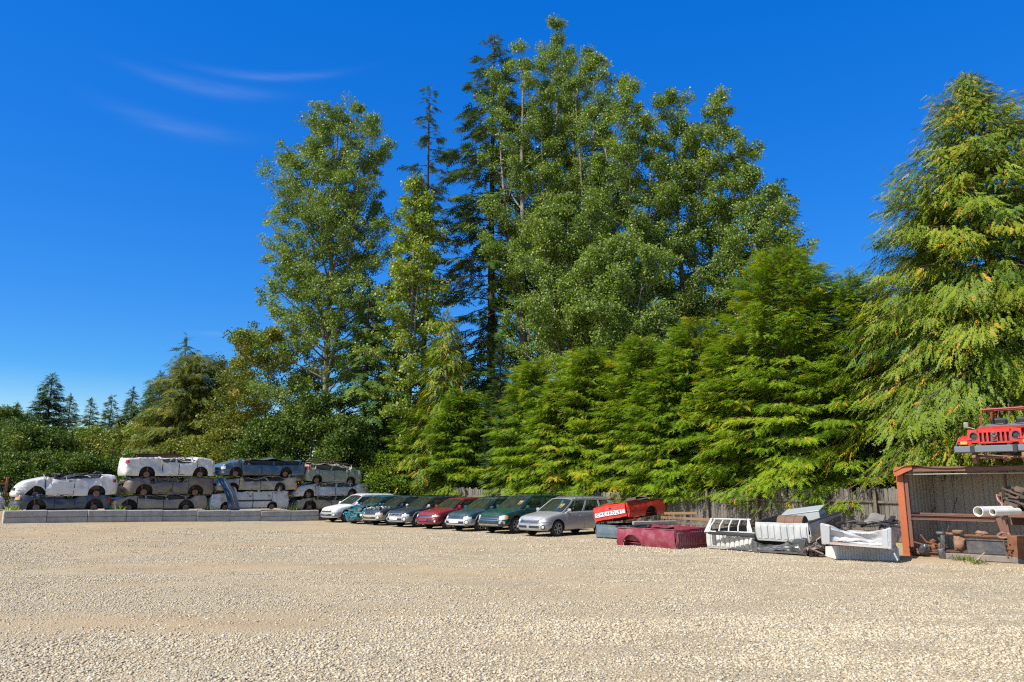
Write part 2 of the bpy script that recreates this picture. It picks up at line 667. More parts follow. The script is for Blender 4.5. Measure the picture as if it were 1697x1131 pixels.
nr = np.random.default_rng(5)
t_ = (1 + 5 ** 0.5) / 2
ICO = np.array([(-1, t_, 0), (1, t_, 0), (-1, -t_, 0), (1, -t_, 0), (0, -1, t_), (0, 1, t_), (0, -1, -t_), (0, 1, -t_),
                (t_, 0, -1), (t_, 0, 1), (-t_, 0, -1), (-t_, 0, 1)]) / 1.9
ICF = np.array([(0, 11, 5), (0, 5, 1), (0, 1, 7), (0, 7, 10), (0, 10, 11), (1, 5, 9), (5, 11, 4), (11, 10, 2), (10, 7, 6), (7, 1, 8),
                (3, 9, 4), (3, 4, 2), (3, 2, 6), (3, 6, 8), (3, 8, 9), (4, 9, 5), (2, 4, 11), (6, 2, 10), (8, 6, 7), (9, 8, 1)])
OCT = np.array([(1, 0, 0), (-1, 0, 0), (0, 1, 0), (0, -1, 0), (0, 0, 1), (0, 0, -1)], float)
OCF = np.array([(0, 2, 4), (2, 1, 4), (1, 3, 4), (3, 0, 4), (2, 0, 5), (1, 2, 5), (3, 1, 5), (0, 3, 5)])


def stones(name, n, y0, y1, smin, smax, tv, tf):
    # sampled evenly over the wedge of yard between y0 and y1
    y = np.sqrt(nr.uniform(y0 * y0, y1 * y1, n))
    x = nr.uniform(-1, 1, n) * (0.74 * y + 0.6)
    dm = dirt_mask(x, y)
    clump = fbm(x * 0.8, y * 1.6, 71, 3)
    keep = nr.uniform(0, 1, n) < (1 - 0.88 * dm) * (0.35 + 0.9 * np_ss(0.3, 0.65, clump))
    # none inside the container
    keep &= ((x - 11.2) * 0.736 + (y - 21.4) * 0.677) < -0.2
    x, y, dm, clump = x[keep], y[keep], dm[keep], clump[keep]
    n = len(x)
    s = smin + (smax - smin) * nr.uniform(0, 1, n) ** 2.2 * (0.5 + clump)
    k = len(tv)
    P = tv[None] * (1 + nr.uniform(-.28, .28, (n, k, 3)))
    P = P * np.stack([s * nr.uniform(.8, 1.35, n), s * nr.uniform(.7, 1.0, n), s * nr.uniform(.42, .75, n)], -1)[:, None, :]
    tl = nr.normal(0, .22, n)
    c_, s_ = np.cos(tl)[:, None], np.sin(tl)[:, None]
    P = np.stack([P[..., 0] * c_ - P[..., 2] * s_, P[..., 1], P[..., 0] * s_ + P[..., 2] * c_], -1)
    a = nr.uniform(0, 2 * np.pi, n)
    c_, s_ = np.cos(a)[:, None], np.sin(a)[:, None]
    P = np.stack([P[..., 0] * c_ - P[..., 1] * s_, P[..., 0] * s_ + P[..., 1] * c_, P[..., 2]], -1)
    P += np.stack([x, y, gh(x, y) + s * 0.12], -1)[:, None, :]
    Fa = (tf[None] + (np.arange(n) * k)[:, None, None]).reshape(-1, 3)
    ti = np.repeat(np.clip(nr.normal(.5, .24, n), 0, 1), k)
    return P.reshape(-1, 3), Fa, ti


A = stones('a', 95000, 6.3, 12.5, 0.007, 0.025, ICO, ICF)
B = stones('b', 170000, 12.5, 24, 0.010, 0.026, OCT, OCF)
C_ = stones('c', 120000, 24, 36, 0.015, 0.036, OCT, OCF)
V = np.concatenate([A[0], B[0], C_[0]])
Fq = np.concatenate([A[1], B[1] + len(A[0]), C_[1] + len(A[0]) + len(B[0])])
g = np_mesh('gravel', V, Fq, mst, attrs={'tint': np.concatenate([A[2], B[2], C_[2]])})
tag(g, kind='stuff')
del V, Fq, A, B, C_
# ------------------------------------------------------------------ trees
def leaf_mat(name, stops, rough=0.5, trans=0.3, back=None, spec=0.25, gain=(1.9, 1.8, 1.1)):
    stops = [(p, tuple(c * k for c, k in zip(q, gain))) for p, q in stops]
    m, N, o = new_mat(name)
    b = N.n('ShaderNodeBsdfPrincipled')
    b.inputs['Roughness'].default_value = rough
    b.inputs['Specular IOR Level'].default_value = spec
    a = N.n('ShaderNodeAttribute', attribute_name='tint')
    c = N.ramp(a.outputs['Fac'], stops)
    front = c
    if back is not None:
        geo = N.n('ShaderNodeNewGeometry')
        c = N.mix(N.math('MULTIPLY', geo.outputs['Backfacing'], 0.8), c, back)
    N.link(c, b.inputs['Base Color'])
    tr = N.n('ShaderNodeBsdfTranslucent')
    N.link(N.mix(1.0, front, (1.25, 1.35, 0.55), 'MULTIPLY'), tr.inputs[0])
    mx = N.n('ShaderNodeMixShader')
    mx.inputs[0].default_value = trans
    N.link(b.outputs[0], mx.inputs[1])
    N.link(tr.outputs[0], mx.inputs[2])
    N.link(mx.outputs[0], o.inputs[0])
    return m


def bark_mat(name, c0, c1, sc_=6):
    m, N, o = new_mat(name)
    b = N.n('ShaderNodeBsdfPrincipled')
    b.inputs['Roughness'].default_value = 0.9
    tcn = N.n('ShaderNodeTexCoord')
    mp = N.n('ShaderNodeMapping')
    mp.inputs['Scale'].default_value = (1, 1, 0.25)
    N.link(tcn.outputs['Object'], mp.inputs[0])
    nz = N.noise(mp.outputs[0], sc_, 6, 0.65)
    N.link(N.ramp(nz, [(0.3, c0), (0.7, c1)]), b.inputs['Base Color'])
    bp = N.n('ShaderNodeBump')
    bp.inputs['Strength'].default_value = 0.7
    bp.inputs['Distance'].default_value = 0.05
    N.link(nz, bp.inputs['Height'])
    N.link(bp.outputs[0], b.inputs['Normal'])
    N.link(b.outputs[0], o.inputs[0])
    return m


LM = dict(
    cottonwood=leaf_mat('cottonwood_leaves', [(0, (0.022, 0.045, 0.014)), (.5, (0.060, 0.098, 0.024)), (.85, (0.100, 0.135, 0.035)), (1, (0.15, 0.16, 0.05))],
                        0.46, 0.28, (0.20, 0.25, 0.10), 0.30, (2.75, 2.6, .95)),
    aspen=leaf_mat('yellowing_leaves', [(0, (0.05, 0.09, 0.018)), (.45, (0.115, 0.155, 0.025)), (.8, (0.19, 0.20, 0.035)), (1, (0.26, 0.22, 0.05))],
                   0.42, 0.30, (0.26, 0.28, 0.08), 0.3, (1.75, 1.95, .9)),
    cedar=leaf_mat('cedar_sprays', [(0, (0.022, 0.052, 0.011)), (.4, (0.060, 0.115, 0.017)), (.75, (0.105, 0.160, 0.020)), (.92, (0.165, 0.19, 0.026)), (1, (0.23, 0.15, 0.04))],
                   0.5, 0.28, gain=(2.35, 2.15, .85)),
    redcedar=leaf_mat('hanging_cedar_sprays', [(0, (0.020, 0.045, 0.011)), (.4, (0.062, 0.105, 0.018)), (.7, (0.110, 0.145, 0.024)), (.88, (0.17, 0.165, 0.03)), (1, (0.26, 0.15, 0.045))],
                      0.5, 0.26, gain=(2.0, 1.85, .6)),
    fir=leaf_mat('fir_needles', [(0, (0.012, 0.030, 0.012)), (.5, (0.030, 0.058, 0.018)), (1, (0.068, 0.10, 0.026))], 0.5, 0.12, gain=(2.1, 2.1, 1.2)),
    bluefir=leaf_mat('far_fir_needles', [(0, (0.014, 0.034, 0.020)), (.5, (0.030, 0.056, 0.026)), (1, (0.055, 0.082, 0.034))], 0.5, 0.12, gain=(2.0, 1.95, 1.2)),
    olive=leaf_mat('olive_sprays', [(0, (0.026, 0.040, 0.012)), (.5, (0.068, 0.082, 0.022)), (.85, (0.11, 0.115, 0.032)), (1, (0.18, 0.115, 0.04))], 0.5, 0.24, gain=(2.3, 2.2, 1.0)),
    bush=leaf_mat('bush_leaves', [(0, (0.018, 0.040, 0.010)), (.5, (0.052, 0.088, 0.018)), (1, (0.11, 0.135, 0.030))], 0.5, 0.2, gain=(1.5, 1.5, .9)),
    bright=leaf_mat('bright_leaves', [(0, (0.05, 0.10, 0.016)), (.5, (0.10, 0.165, 0.022)), (1, (0.20, 0.22, 0.03))], 0.45, 0.32, gain=(1.4, 1.3, .9)),
)
BARK = dict(
    grey=bark_mat('pale_bark', (0.10, 0.085, 0.065), (0.30, 0.27, 0.22)),
    dark=bark_mat('dark_bark', (0.025, 0.020, 0.015), (0.085, 0.065, 0.05)),
    red=bark_mat('cedar_bark', (0.07, 0.042, 0.028), (0.19, 0.13, 0.095)),
)


def diamond(base, tip, wdir, w):
    m = base * .52 + tip * .48
    return [base, m + wdir * w, tip, m - wdir * w]


def make_frond(n_side=4, ang=48, side_len=.5, w=.06, droop=.18, wmain=.05):
    """flat fern-like spray along +x (d), spread in y, droops to -z; unit length"""
    vs = []
    ax = lambda s: np.array([s, 0, -droop * s * s])
    vs += diamond(ax(0), ax(1.0), np.array([0, 1, 0]), wmain)
    for k in range(n_side):
        s = .12 + .72 * k / max(1, n_side - 1)
        for sg in (-1, 1):
            L = side_len * (1 - .68 * s) * (1 + .15 * math.sin(k * 3.1 + sg))
            a = math.radians(ang) * sg
            d = np.array([math.cos(a), math.sin(a), -.25])
            wd = np.array([-math.sin(a), math.cos(a), 0])
            vs += diamond(ax(s), ax(s) + d * L, wd, w * (1 - .4 * s))
    V = np.array(vs)
    return V, np.arange(len(V)).reshape(-1, 4)


FR_CEDAR = make_frond(4, 42, .36, .040, .22, .040)
FR_HANG = make_frond(4, 26, .30, .036, .04, .034)
FR_FIR = make_frond(4, 52, .46, .070, .12, .07)
FR_FAR = make_frond(2, 45, .55, .13, .15, .12)
LEAF = (np.array(diamond(np.zeros(3), np.array([1, 0, -.08]), np.array([0, 1, 0.12]), .42)), np.arange(4).reshape(-1, 4))


def scatter(tmpl, P, D, Nn, S):
    """copies of a template at P, x along D, z along Nn, scaled S -> one mesh"""
    tv, tf = tmpl
    D = D / (np.linalg.norm(D, axis=1, keepdims=True) + 1e-9)
    B = np.cross(Nn, D)
    B /= (np.linalg.norm(B, axis=1, keepdims=True) + 1e-9)
    Z = np.cross(D, B)
    V = P[:, None] + S[:, None, None] * (tv[None, :, 0:1] * D[:, None] + tv[None, :, 1:2] * B[:, None] + tv[None, :, 2:3] * Z[:, None])
    Fq = tf[None] + (np.arange(len(P)) * len(tv))[:, None, None]
    return V.reshape(-1, 3), Fq.reshape(-1, tf.shape[1])


def tubes_np(paths, n=5):
    """list of (pts (k,3), radii (k)) -> verts, quads"""
    Vs, Fs, off = [], [], 0
    for pts, rr in paths:
        pts = np.asarray(pts, float)
        k = len(pts)
        d = np.gradient(pts, axis=0)
        d /= (np.linalg.norm(d, axis=1, keepdims=True) + 1e-9)
        ref = np.where(np.abs(d[:, 2:3]) > .9, np.array([[1., 0, 0]]), np.array([[0, 0, 1.]]))
        a = np.cross(d, ref)
        a /= (np.linalg.norm(a, axis=1, keepdims=True) + 1e-9)
        b = np.cross(d, a)
        t = np.arange(n) * 2 * np.pi / n
        ring = pts[:, None] + np.asarray(rr)[:, None, None] * (a[:, None] * np.cos(t)[None, :, None] + b[:, None] * np.sin(t)[None, :, None])
        Vs.append(ring.reshape(-1, 3))
        i, j = np.meshgrid(np.arange(k - 1), np.arange(n), indexing='ij')
        q = np.stack([i * n + j, i * n + (j + 1) % n, (i + 1) * n + (j + 1) % n, (i + 1) * n + j], -1).reshape(-1, 4)
        Fs.append(q + off)
        off += k * n
    return np.concatenate(Vs), np.concatenate(Fs)


def conifer(name, base, H, R, mat, bark, label, seed, group=None, cat='tree', n=150, start=.06, power=.8, tmpl=None, size=.5, dens=14.0,
            droop=.35, rise=.25, hang=0.3, tip=.04, width=.28, thin=0.0, lean=(0, 0), twist=0.0, tr=None, flat=1.0, limbr=.02, brown=.03, wob_=1.0, shape=None, inner=.22, zmin=None):
    g = np.random.default_rng(seed)
    root = empty(name, base, 0, label, cat, group)
    toff = g.normal(0, .06)
    tr = tr or H * .013
    zs = np.linspace(0, 1, 9)
    wob = np.stack([np.cumsum(g.normal(0, .010 * H / 9, 9)), np.cumsum(g.normal(0, .010 * H / 9, 9))], -1) * (zs[:, None]) * wob_
    tp = np.concatenate([wob + np.outer(zs, lean) , (zs * H)[:, None]], 1)
    paths = [(tp, tr * (1 - zs) ** .8 + .015)]
    Ps, Ds, Ns, Ss, Ts = [], [], [], [], []
    for i in range(n):
        f = ((i + g.uniform()) / n) ** .92
        h = H * (start + (1 - start) * f)
        if thin and g.uniform() < thin:
            continue
        pr = (shape(f) if shape else (1 - f) ** power) + tip
        ln = R * pr * g.uniform(.62, 1.12)
        if g.uniform() < .08:
            ln *= 1.18
        az_ = i * 2.39996 + g.normal(0, .5)
        hd = np.array([math.cos(az_), math.sin(az_), 0])
        lat = np.array([-hd[1], hd[0], 0])
        up = rise * (1.6 * f - .35) + g.normal(0, .08)
        dr = droop * (1 - .65 * f) * g.uniform(.7, 1.3)
        s = np.linspace(0, 1, 6)
        px = np.interp(h / H, zs, tp[:, 0])
        py = np.interp(h / H, zs, tp[:, 1])
        org = np.array([px, py, h])
        swerve = g.normal(0, .12)
        pts = org + np.outer(s * ln, hd) + np.outer(s * s * ln * swerve, lat)
        pts[:, 2] += ln * (up * s - dr * s * s + .25 * dr * np.clip(s - .7, 0, 1) * 2)
        paths.append((pts, limbr * (1 - s) * (.4 + ln / max(R, .1)) + .004))
        m = max(3, int(dens * ln * (0.6 + 0.8 * g.uniform())))
        u = inner + (1 - inner) * g.uniform(0, 1, m) ** .8
        c = np.stack([np.interp(u, s, pts[:, k]) for k in range(3)], -1)
        side = g.uniform(-1, 1, m)
        spread = width * ln * (1.15 - u) * 1.4
        off = lat[None] * (side * spread)[:, None]
        off[:, 2] -= np.abs(side) * spread * .25 * droop + g.uniform(0, hang, m) * size * .8
        off += g.normal(0, .05 * size + .03, (m, 3))
        P = c + off
        D = hd[None] * (.75 + .5 * u)[:, None] + lat[None] * (side * .9)[:, None]
        D[:, 2] += up * .5 - dr * 1.3 * u - hang * g.uniform(.3, 1.9, m)
        D += g.normal(0, .22, (m, 3))
        Nn = np.tile(np.array([0, 0, 1.]), (m, 1)) * flat + hd[None] * (.25 + hang * .9) + g.normal(0, .30, (m, 3))
        Ps.append(P); Ds.append(D); Ns.append(Nn)
        Ss.append(size * g.uniform(.65, 1.25, m) * (.55 + .45 * min(1, ln / (R * .5 + .01))))
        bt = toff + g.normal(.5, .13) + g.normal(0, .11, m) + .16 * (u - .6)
        bt = np.where(g.uniform(0, 1, m) < brown, 1.0, np.clip(bt, 0, .97))
        Ts.append(bt)
    if zmin:
        for k in range(len(Ps)):
            kp = Ps[k][:, 2] + .35 * Ss[k] * np.minimum(0, Ds[k][:, 2]) > zmin + g.normal(0, .18)
            Ps[k], Ds[k], Ns[k], Ss[k], Ts[k] = Ps[k][kp], Ds[k][kp], Ns[k][kp], Ss[k][kp], Ts[k][kp]
    # leader
    m = int(10 + dens)
    Ps.append(tp[-1][None] - np.outer(g.uniform(0, .09 * H, m), [0, 0, 1]) + g.normal(0, .05, (m, 3)))
    Ds.append(g.normal(0, .5, (m, 3)) + np.array([0, 0, .5]))
    Ns.append(g.normal(0, 1, (m, 3)))
    Ss.append(size * g.uniform(.4, .75, m))
    Ts.append(np.clip(g.normal(.5, .15, m), 0, 1))
    P, D, Nn, S_, T = (np.concatenate(a) for a in (Ps, Ds, Ns, Ss, Ts))
    V, Fq = scatter(tmpl, P, D, Nn, S_)
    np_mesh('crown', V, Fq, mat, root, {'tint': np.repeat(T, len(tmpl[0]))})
    V, Fq = tubes_np(paths, 6)
    np_mesh('trunk', V, Fq, bark, root, smooth=True)
    return root


def broadleaf(name, base, H, R, mat, bark, label, seed, group=None, cat='tree', start=.18, nlimb=34, ntwig=15, leaves=55, leaf=.17, clump=.55,
              up=(.45, 1.15), lean=(0, 0), shape=None, tr=None, tilt=.0, ntop=0, topspread=.0, squash=.8):
    """trunk to the tip, ascending limbs, side twigs, a loose clump of leaves on every twig"""
    g = np.random.default_rng(seed)
    root = empty(name, base, 0, label, cat, group)
    shape = shape or (lambda f: math.sin(PI * (f * .86 + .10)) ** .75)
    tr = tr or H * .009
    zs = np.linspace(0, 1, 10)
    wob = np.cumsum(g.normal(0, .012 * H / 10, (10, 2)), 0)
    tp = np.concatenate([wob + np.outer(zs, lean), (zs * H)[:, None]], 1)
    paths = [(tp, tr * (1 - zs) ** .75 + .02)]
    stems = [(tp, 1.0)]
    for k in range(ntop):                       # further leaders
        a = 2 * PI * k / ntop + g.uniform(-.4, .4)
        f0 = g.uniform(.25, .45)
        o0 = np.array([np.interp(f0, zs, tp[:, j]) for j in range(3)])
        L = (H * g.uniform(.86, .97) - o0[2])
        s = np.linspace(0, 1, 8)
        pts = o0 + np.outer(s ** .7 * topspread, [math.cos(a), math.sin(a), 0]) + np.outer(s * L, [0, 0, 1])
        pts[:, :2] += np.cumsum(g.normal(0, .06, (8, 2)), 0)
        paths.append((pts, tr * .55 * (1 - s) ** .8 + .015))
        stems.append((pts, .62))
    C, CT, CR = [], [], []
    for st, wgt in stems:
        for i in range(int(nlimb * wgt)):
            f = (i + g.uniform()) / (nlimb * wgt)
            h = start + (1 - start) * f ** .9
            zz = h * H if st is tp else st[0, 2] + (st[-1, 2] - st[0, 2]) * f
            k_ = np.interp(zz, st[:, 2], np.arange(len(st)))
            o0 = np.array([np.interp(k_, np.arange(len(st)), st[:, j]) for j in range(3)])
            fz = (zz / H - start) / (1 - start)
            ln = R * max(.10, shape(min(1, max(0, fz)))) * g.uniform(.7, 1.12) * (1 if st is tp else .72)
            az_ = i * 2.39996 + g.normal(0, .45)
            hd = np.array([math.cos(az_), math.sin(az_), 0])
            e = g.uniform(*up) * (0.6 + .55 * fz)
            s = np.linspace(0, 1, 6)
            rise_ = math.tan(min(1.25, e))
            pts = o0 + np.outer(s * ln, hd)
            pts[:, 2] += ln * rise_ * s ** 1.15 * .8
            pts += np.cumsum(g.normal(0, .03 * ln, (6, 3)), 0) * s[:, None]
            pts[:, 2] = np.minimum(pts[:, 2], H * .99)
            paths.append((pts, (tr * .22 * (.3 + ln / R)) * (1 - s) ** .8 + .008))
            tint = g.normal(.5, .10)
            nt_ = max(3, int(ntwig * (.35 + .65 * ln / R)))
            for j in range(nt_):
                u = .18 + .82 * g.uniform() ** .7
                p0 = np.array([np.interp(u, s, pts[:, q_]) for q_ in range(3)])
                d = g.normal(0, 1, 3)
                d[2] = abs(d[2]) * .7 + .15
                d += hd * .7
                d /= np.linalg.norm(d)
                tl = g.uniform(.35, 1.0) * (.35 + .16 * ln) * 1.1
                p1 = p0 + d * tl
                if j % 3 == 0:
                    paths.append((np.stack([p0, (p0 + p1) / 2 + g.normal(0, .05, 3), p1]), np.array([.018, .012, .005])))
                C.append(p1)
                CT.append(tint + g.normal(0, .08))
                CR.append(clump * g.uniform(.7, 1.3))
    C, CT, CR = np.array(C), np.array(CT), np.array(CR)
    cnt = np.maximum(8, (leaves * g.uniform(.6, 1.3, len(C))).astype(int))
    idx = np.repeat(np.arange(len(C)), cnt)
    n = len(idx)
    r = g.normal(0, 1, (n, 3))
    r /= np.linalg.norm(r, axis=1, keepdims=True)
    r *= (g.uniform(0, 1, n) ** .5)[:, None] * CR[idx][:, None]
    r[:, 2] *= squash
    P = C[idx] + r
    D = g.normal(0, 1, (n, 3)) + np.array([0, 0, -.35])
    Nn = g.normal(0, 1, (n, 3)) + np.array([0, 0, .7])
    T = np.clip(CT[idx] + g.normal(0, .14, n), 0, 1)
    V, Fq = scatter(LEAF, P, D, Nn, leaf * g.uniform(.65, 1.25, n))
    np_mesh('crown', V, Fq, mat, root, {'tint': np.repeat(T, 4)})
    V, Fq = tubes_np(paths, 5)
    np_mesh('trunk', V, Fq, bark, root, smooth=True)
    return root


# the row of parked cars gives the direction everything on the right follows
RV = Vector((0.677, -0.736, 0))     # along the row, towards the container
FV = Vector((-0.736, -0.677, 0))    # the way the cars face
YAW_F = math.atan2(FV.y, FV.x)
YAW_R = math.atan2(RV.y, RV.x)
ROW0 = gp(573, 866)                 # driver's side front wheel of the first car
FENCE0 = ROW0 - FV * 6.6            # a point of the fence line
FENCE0.z = 0
HEDGE0 = FENCE0 - FV * 2.2


def spot(px, py, Y):
    p = at(px, py, Y)
    return Vector((p.x, p.y, gz(p.x, p.y))), p.z - gz(p.x, p.y)


def hedge_spot(px, py, off):
    """tree whose tip shows at px, py, standing off metres behind the fence"""
    p0 = FENCE0 - FV * off
    b, t = bearing_hit(px, p0, RV)
    for _ in range(4):
        p = at(px, py, b.y)
        k = p.x / p.y
        t = (k * p0.y - p0.x) / (RV.x - k * RV.y)
        b = p0 + RV * t
    p = at(px, py, b.y)
    return Vector((p.x, p.y, 0)), p.z


HG = 'cedars in the hedge behind the wooden fence'
hedge = [
    # px, py of the tip, metres behind the fence, base radius, label
    (690, 690, 1.2, 2.9, 'low spreading yellow-green cedar at the left end of the hedge, above the stacked sedan'),
    (765, 655, 1.4, 2.8, 'low bright cedar in front of the small dark pointed conifer'),
    (880, 606, 2.0, 2.9, 'bright green cedar right behind the dark green parked wagon, beside the small dark pointed conifer'),
    (978, 585, 2.2, 3.0, 'bright green cedar with orange-brown tips behind the roof of the silver wagon'),
    (926, 640, 1.4, 2.6, 'shorter bright cedar between the green wagon and the silver wagon'),
    (1105, 620, 1.4, 2.6, 'shorter bright cedar above the far end of the maroon bed'),
    (1062, 566, 2.4, 3.0, 'bright green cedar rising behind the red truck bed'),
    (1150, 540, 2.6, 3.0, 'bright green cedar behind the white rack of bars, against the tall leafy trees'),
    (1215, 560, 1.8, 2.4, 'short bright cedar pressed against the left side of the broad dark-green cedar'),
    (1295, 425, 2.6, 4.1, 'broad tall cedar with deep green lower boughs hanging over the fence, left of the container'),
    (1405, 470, 3.2, 3.6, 'green cedar between the broad hedge cedar and the tallest drooping cedar'),
]
for i, (px, py, off, R, lab) in enumerate(hedge):
    b, H = hedge_spot(px, py, off)
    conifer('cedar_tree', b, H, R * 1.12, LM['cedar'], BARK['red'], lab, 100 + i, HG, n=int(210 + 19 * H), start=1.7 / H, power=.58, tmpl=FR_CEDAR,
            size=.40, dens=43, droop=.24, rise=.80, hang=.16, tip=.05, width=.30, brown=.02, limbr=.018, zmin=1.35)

b, H = spot(1600, 122, 28.5)
conifer('cedar_tree', b, H, 8.3, LM['redcedar'], BARK['red'], 'tallest drooping cedar with hanging yellow-brown sprays, behind the rusty container', 140,
        n=640, start=.17, power=.84, wob_=.1, zmin=2.5, tmpl=FR_HANG, size=.52, dens=32, droop=.50, rise=.45, hang=.8, tip=.02, width=.22, brown=.03, limbr=.022, flat=.35)
b, H = spot(1720, 300, 34)
conifer('cedar_tree', b, H, 4.2, LM['redcedar'], BARK['red'], 'cedar at the right edge of the photo, behind the tallest drooping cedar', 141,
        n=200, start=.08, power=.7, tmpl=FR_HANG, size=.7, dens=11, droop=.45, rise=.4, hang=.9, width=.24, brown=.05, flat=.35)
b, H = spot(1500, 520, 37)
conifer('cedar_tree', b, H, 3.6, LM['redcedar'], BARK['red'], 'shaded cedar showing in the gap left of the tallest drooping cedar', 142,
        n=150, start=.06, power=.7, tmpl=FR_HANG, size=.8, dens=9, droop=.45, rise=.4, hang=.8, width=.26, brown=.03, flat=.35)
b, H = spot(742, 515, 51)
conifer('cedar_tree', b, H, 3.4, LM['redcedar'], BARK['red'], 'slender drooping yellow-green cedar under the yellowing leafy tree', 143,
        n=280, start=.06, power=.7, tmpl=FR_HANG, size=.65, dens=18, droop=.5, rise=.35, hang=.9, width=.22, brown=.06, flat=.35)
b, H = spot(829, 560, 47)
conifer('conifer', b, H, 1.5, LM['bluefir'], BARK['dark'], 'small dense dark green pointed conifer standing in front of the big fir', 144,
        n=190, start=.03, power=.8, tmpl=FR_FIR, size=.42, dens=26, droop=.1, rise=.8, hang=.1, width=.35, brown=0)

# tall firs and hemlocks behind
b, H = spot(816, 58, 60)
conifer('fir_tree', b, H, 6.2, LM['fir'], BARK['dark'], 'tall dark fir with a bare black trunk showing, left of the leafy tops', 150,
        n=180, start=.12, power=.6, tmpl=FR_FIR, size=.9, dens=12, droop=.35, rise=.15, hang=.25, width=.24, tr=.48, thin=.1, limbr=.05, brown=.01)
b, H = spot(713, 142, 62)
conifer('fir_tree', b, H, 4.4, LM['fir'], BARK['dark'], 'thin sparse fir with a nearly bare top, between the two leafy crowns', 151,
        n=150, start=.08, power=.85, tmpl=FR_FIR, size=.85, dens=8.5, droop=.30, rise=.10, hang=.2, width=.20, tr=.34, thin=.28, limbr=.05, brown=.02, tip=.12)
b, H = spot(1290, 300, 54)
conifer('fir_tree', b, H, 4.2, LM['fir'], BARK['dark'], 'dark fir at the right shoulder of the leafy trees, upswept branch tips', 152,
        n=150, start=.12, power=.7, tmpl=FR_FIR, size=.85, dens=10, droop=.28, rise=.35, hang=.15, width=.26, tr=.36, limbr=.04, brown=0)
b, H = spot(612, 470, 55)
conifer('fir_tree', b, H, 4.0, LM['fir'], BARK['dark'], 'layered dark fir with flat boughs low between the two pale leafy trees', 153,
        n=120, start=.10, power=.6, tmpl=FR_FIR, size=.85, dens=10.5, droop=.35, rise=.05, hang=.3, width=.30, tr=.3, limbr=.04, brown=.01)

# leafy trees
CW = 'tall cottonwoods behind the fence'
egg = lambda f: max(.05, min(1.0, .66 + .9 * f if f < .38 else 1.0) * (1 - max(0, f - .34) / .68) ** .92)
cottons = [
    # px, py, Y, R, label, lean, ntop
    (560, 200, 58, 6.3, 'leftmost tall cottonwood with a pale trunk, standing apart against the sky', 0, 2, 62),
    (864, 78, 57, 5.0, 'cottonwood with a ragged top just right of the tall dark fir', 0, 2, 34),
    (921, 36, 61, 5.2, 'tallest cottonwood, its pale trunk showing below the highest top', 0, 3, 40),
    (985, 88, 57, 4.8, 'cottonwood whose top stands just right of the tallest one', 0, 2, 36),
    (1040, 138, 54, 4.6, 'cottonwood with feathery thin top in the middle of the leafy trees', 0, 2, 36),
    (1115, 152, 55, 4.8, 'cottonwood with a separate narrow pale top, left of the last two tops', 0, 2, 38),
    (1186, 155, 55, 4.9, 'cottonwood with a bushy pointed top at the right end of the leafy trees', 0, 2, 38),
    (1245, 285, 52, 4.2, 'lower cottonwood sloping down to the right beside the dark fir', 0, 1, 34),
    (940, 330, 50, 4.4, 'lower leafy cottonwood filling in under the tallest one', 0, 2, 40),
    (1020, 400, 47, 4.2, 'lower leafy cottonwood directly above the hedge, behind the red truck bed', 0, 2, 36),
]
for i, (px, py, Y, R, lab, ln, ntp, nl) in enumerate(cottons):
    b, H = spot(px, py, Y)
    broadleaf('cottonwood_tree', b, H, R, LM['cottonwood'], BARK['grey'], lab, 200 + i, CW, start=.16 if i else .10, nlimb=nl, ntwig=17, leaves=92,
              leaf=.148, clump=.56, up=(.55, 1.2), shape=egg if i else (lambda f: max(.1, min(1, .7 + .8 * f) * (1 - max(0, f - .3) / .71) ** .42)), ntop=ntp, topspread=R * .42)
b, H = spot(688, 300, 54.5)
broadleaf('aspen_tree', b, H, 4.6, LM['aspen'], BARK['grey'], 'slender yellowing leafy tree between the leftmost cottonwood and the dark fir', 230,
          start=.10, nlimb=66, ntwig=16, leaves=44, leaf=.18, clump=.5, up=(.2, .8), shape=lambda f: max(.12, (1 - f) ** .75 * (.75 + .5 * f)), ntop=1, topspread=.8)

# left of the yard
b, H = spot(326, 590, 66)
conifer('cedar_tree', b, H, 6.0, LM['olive'], BARK['red'], 'broad olive-green cedar standing over the white wreck with steel beams', 160,
        n=400, start=.04, power=.5, tmpl=FR_CEDAR, size=.75, dens=15, droop=.35, rise=.5, hang=.4, width=.28, brown=.02)
b, H = spot(308, 556, 74)
conifer('fir_tree', b, H, 3.0, LM['bluefir'], BARK['dark'], 'thin-tipped fir poking up behind the broad olive cedar', 161,
        n=110, start=.1, power=.6, tmpl=FR_FIR, size=.95, dens=7, droop=.3, rise=.2, hang=.25, width=.25, thin=.15, brown=0)
b, H = spot(448, 560, 62)
broadleaf('maple_tree', b, H, 4.8, LM['olive'], BARK['grey'], 'rounded olive-brown leafy tree left of the leftmost cottonwood', 231,
          start=.10, nlimb=48, ntwig=16, leaves=76, leaf=.17, clump=.66, up=(.3, .9))
b, H = spot(395, 600, 70)
broadleaf('maple_tree', b, H, 4.0, LM['olive'], BARK['grey'], 'smaller olive leafy tree with bare grey twigs, between broad cedar and rounded tree', 232,
          start=.10, nlimb=36, ntwig=12, leaves=50, leaf=.17, clump=.62, up=(.3, .9))
FG = 'firs on the skyline at the far left'
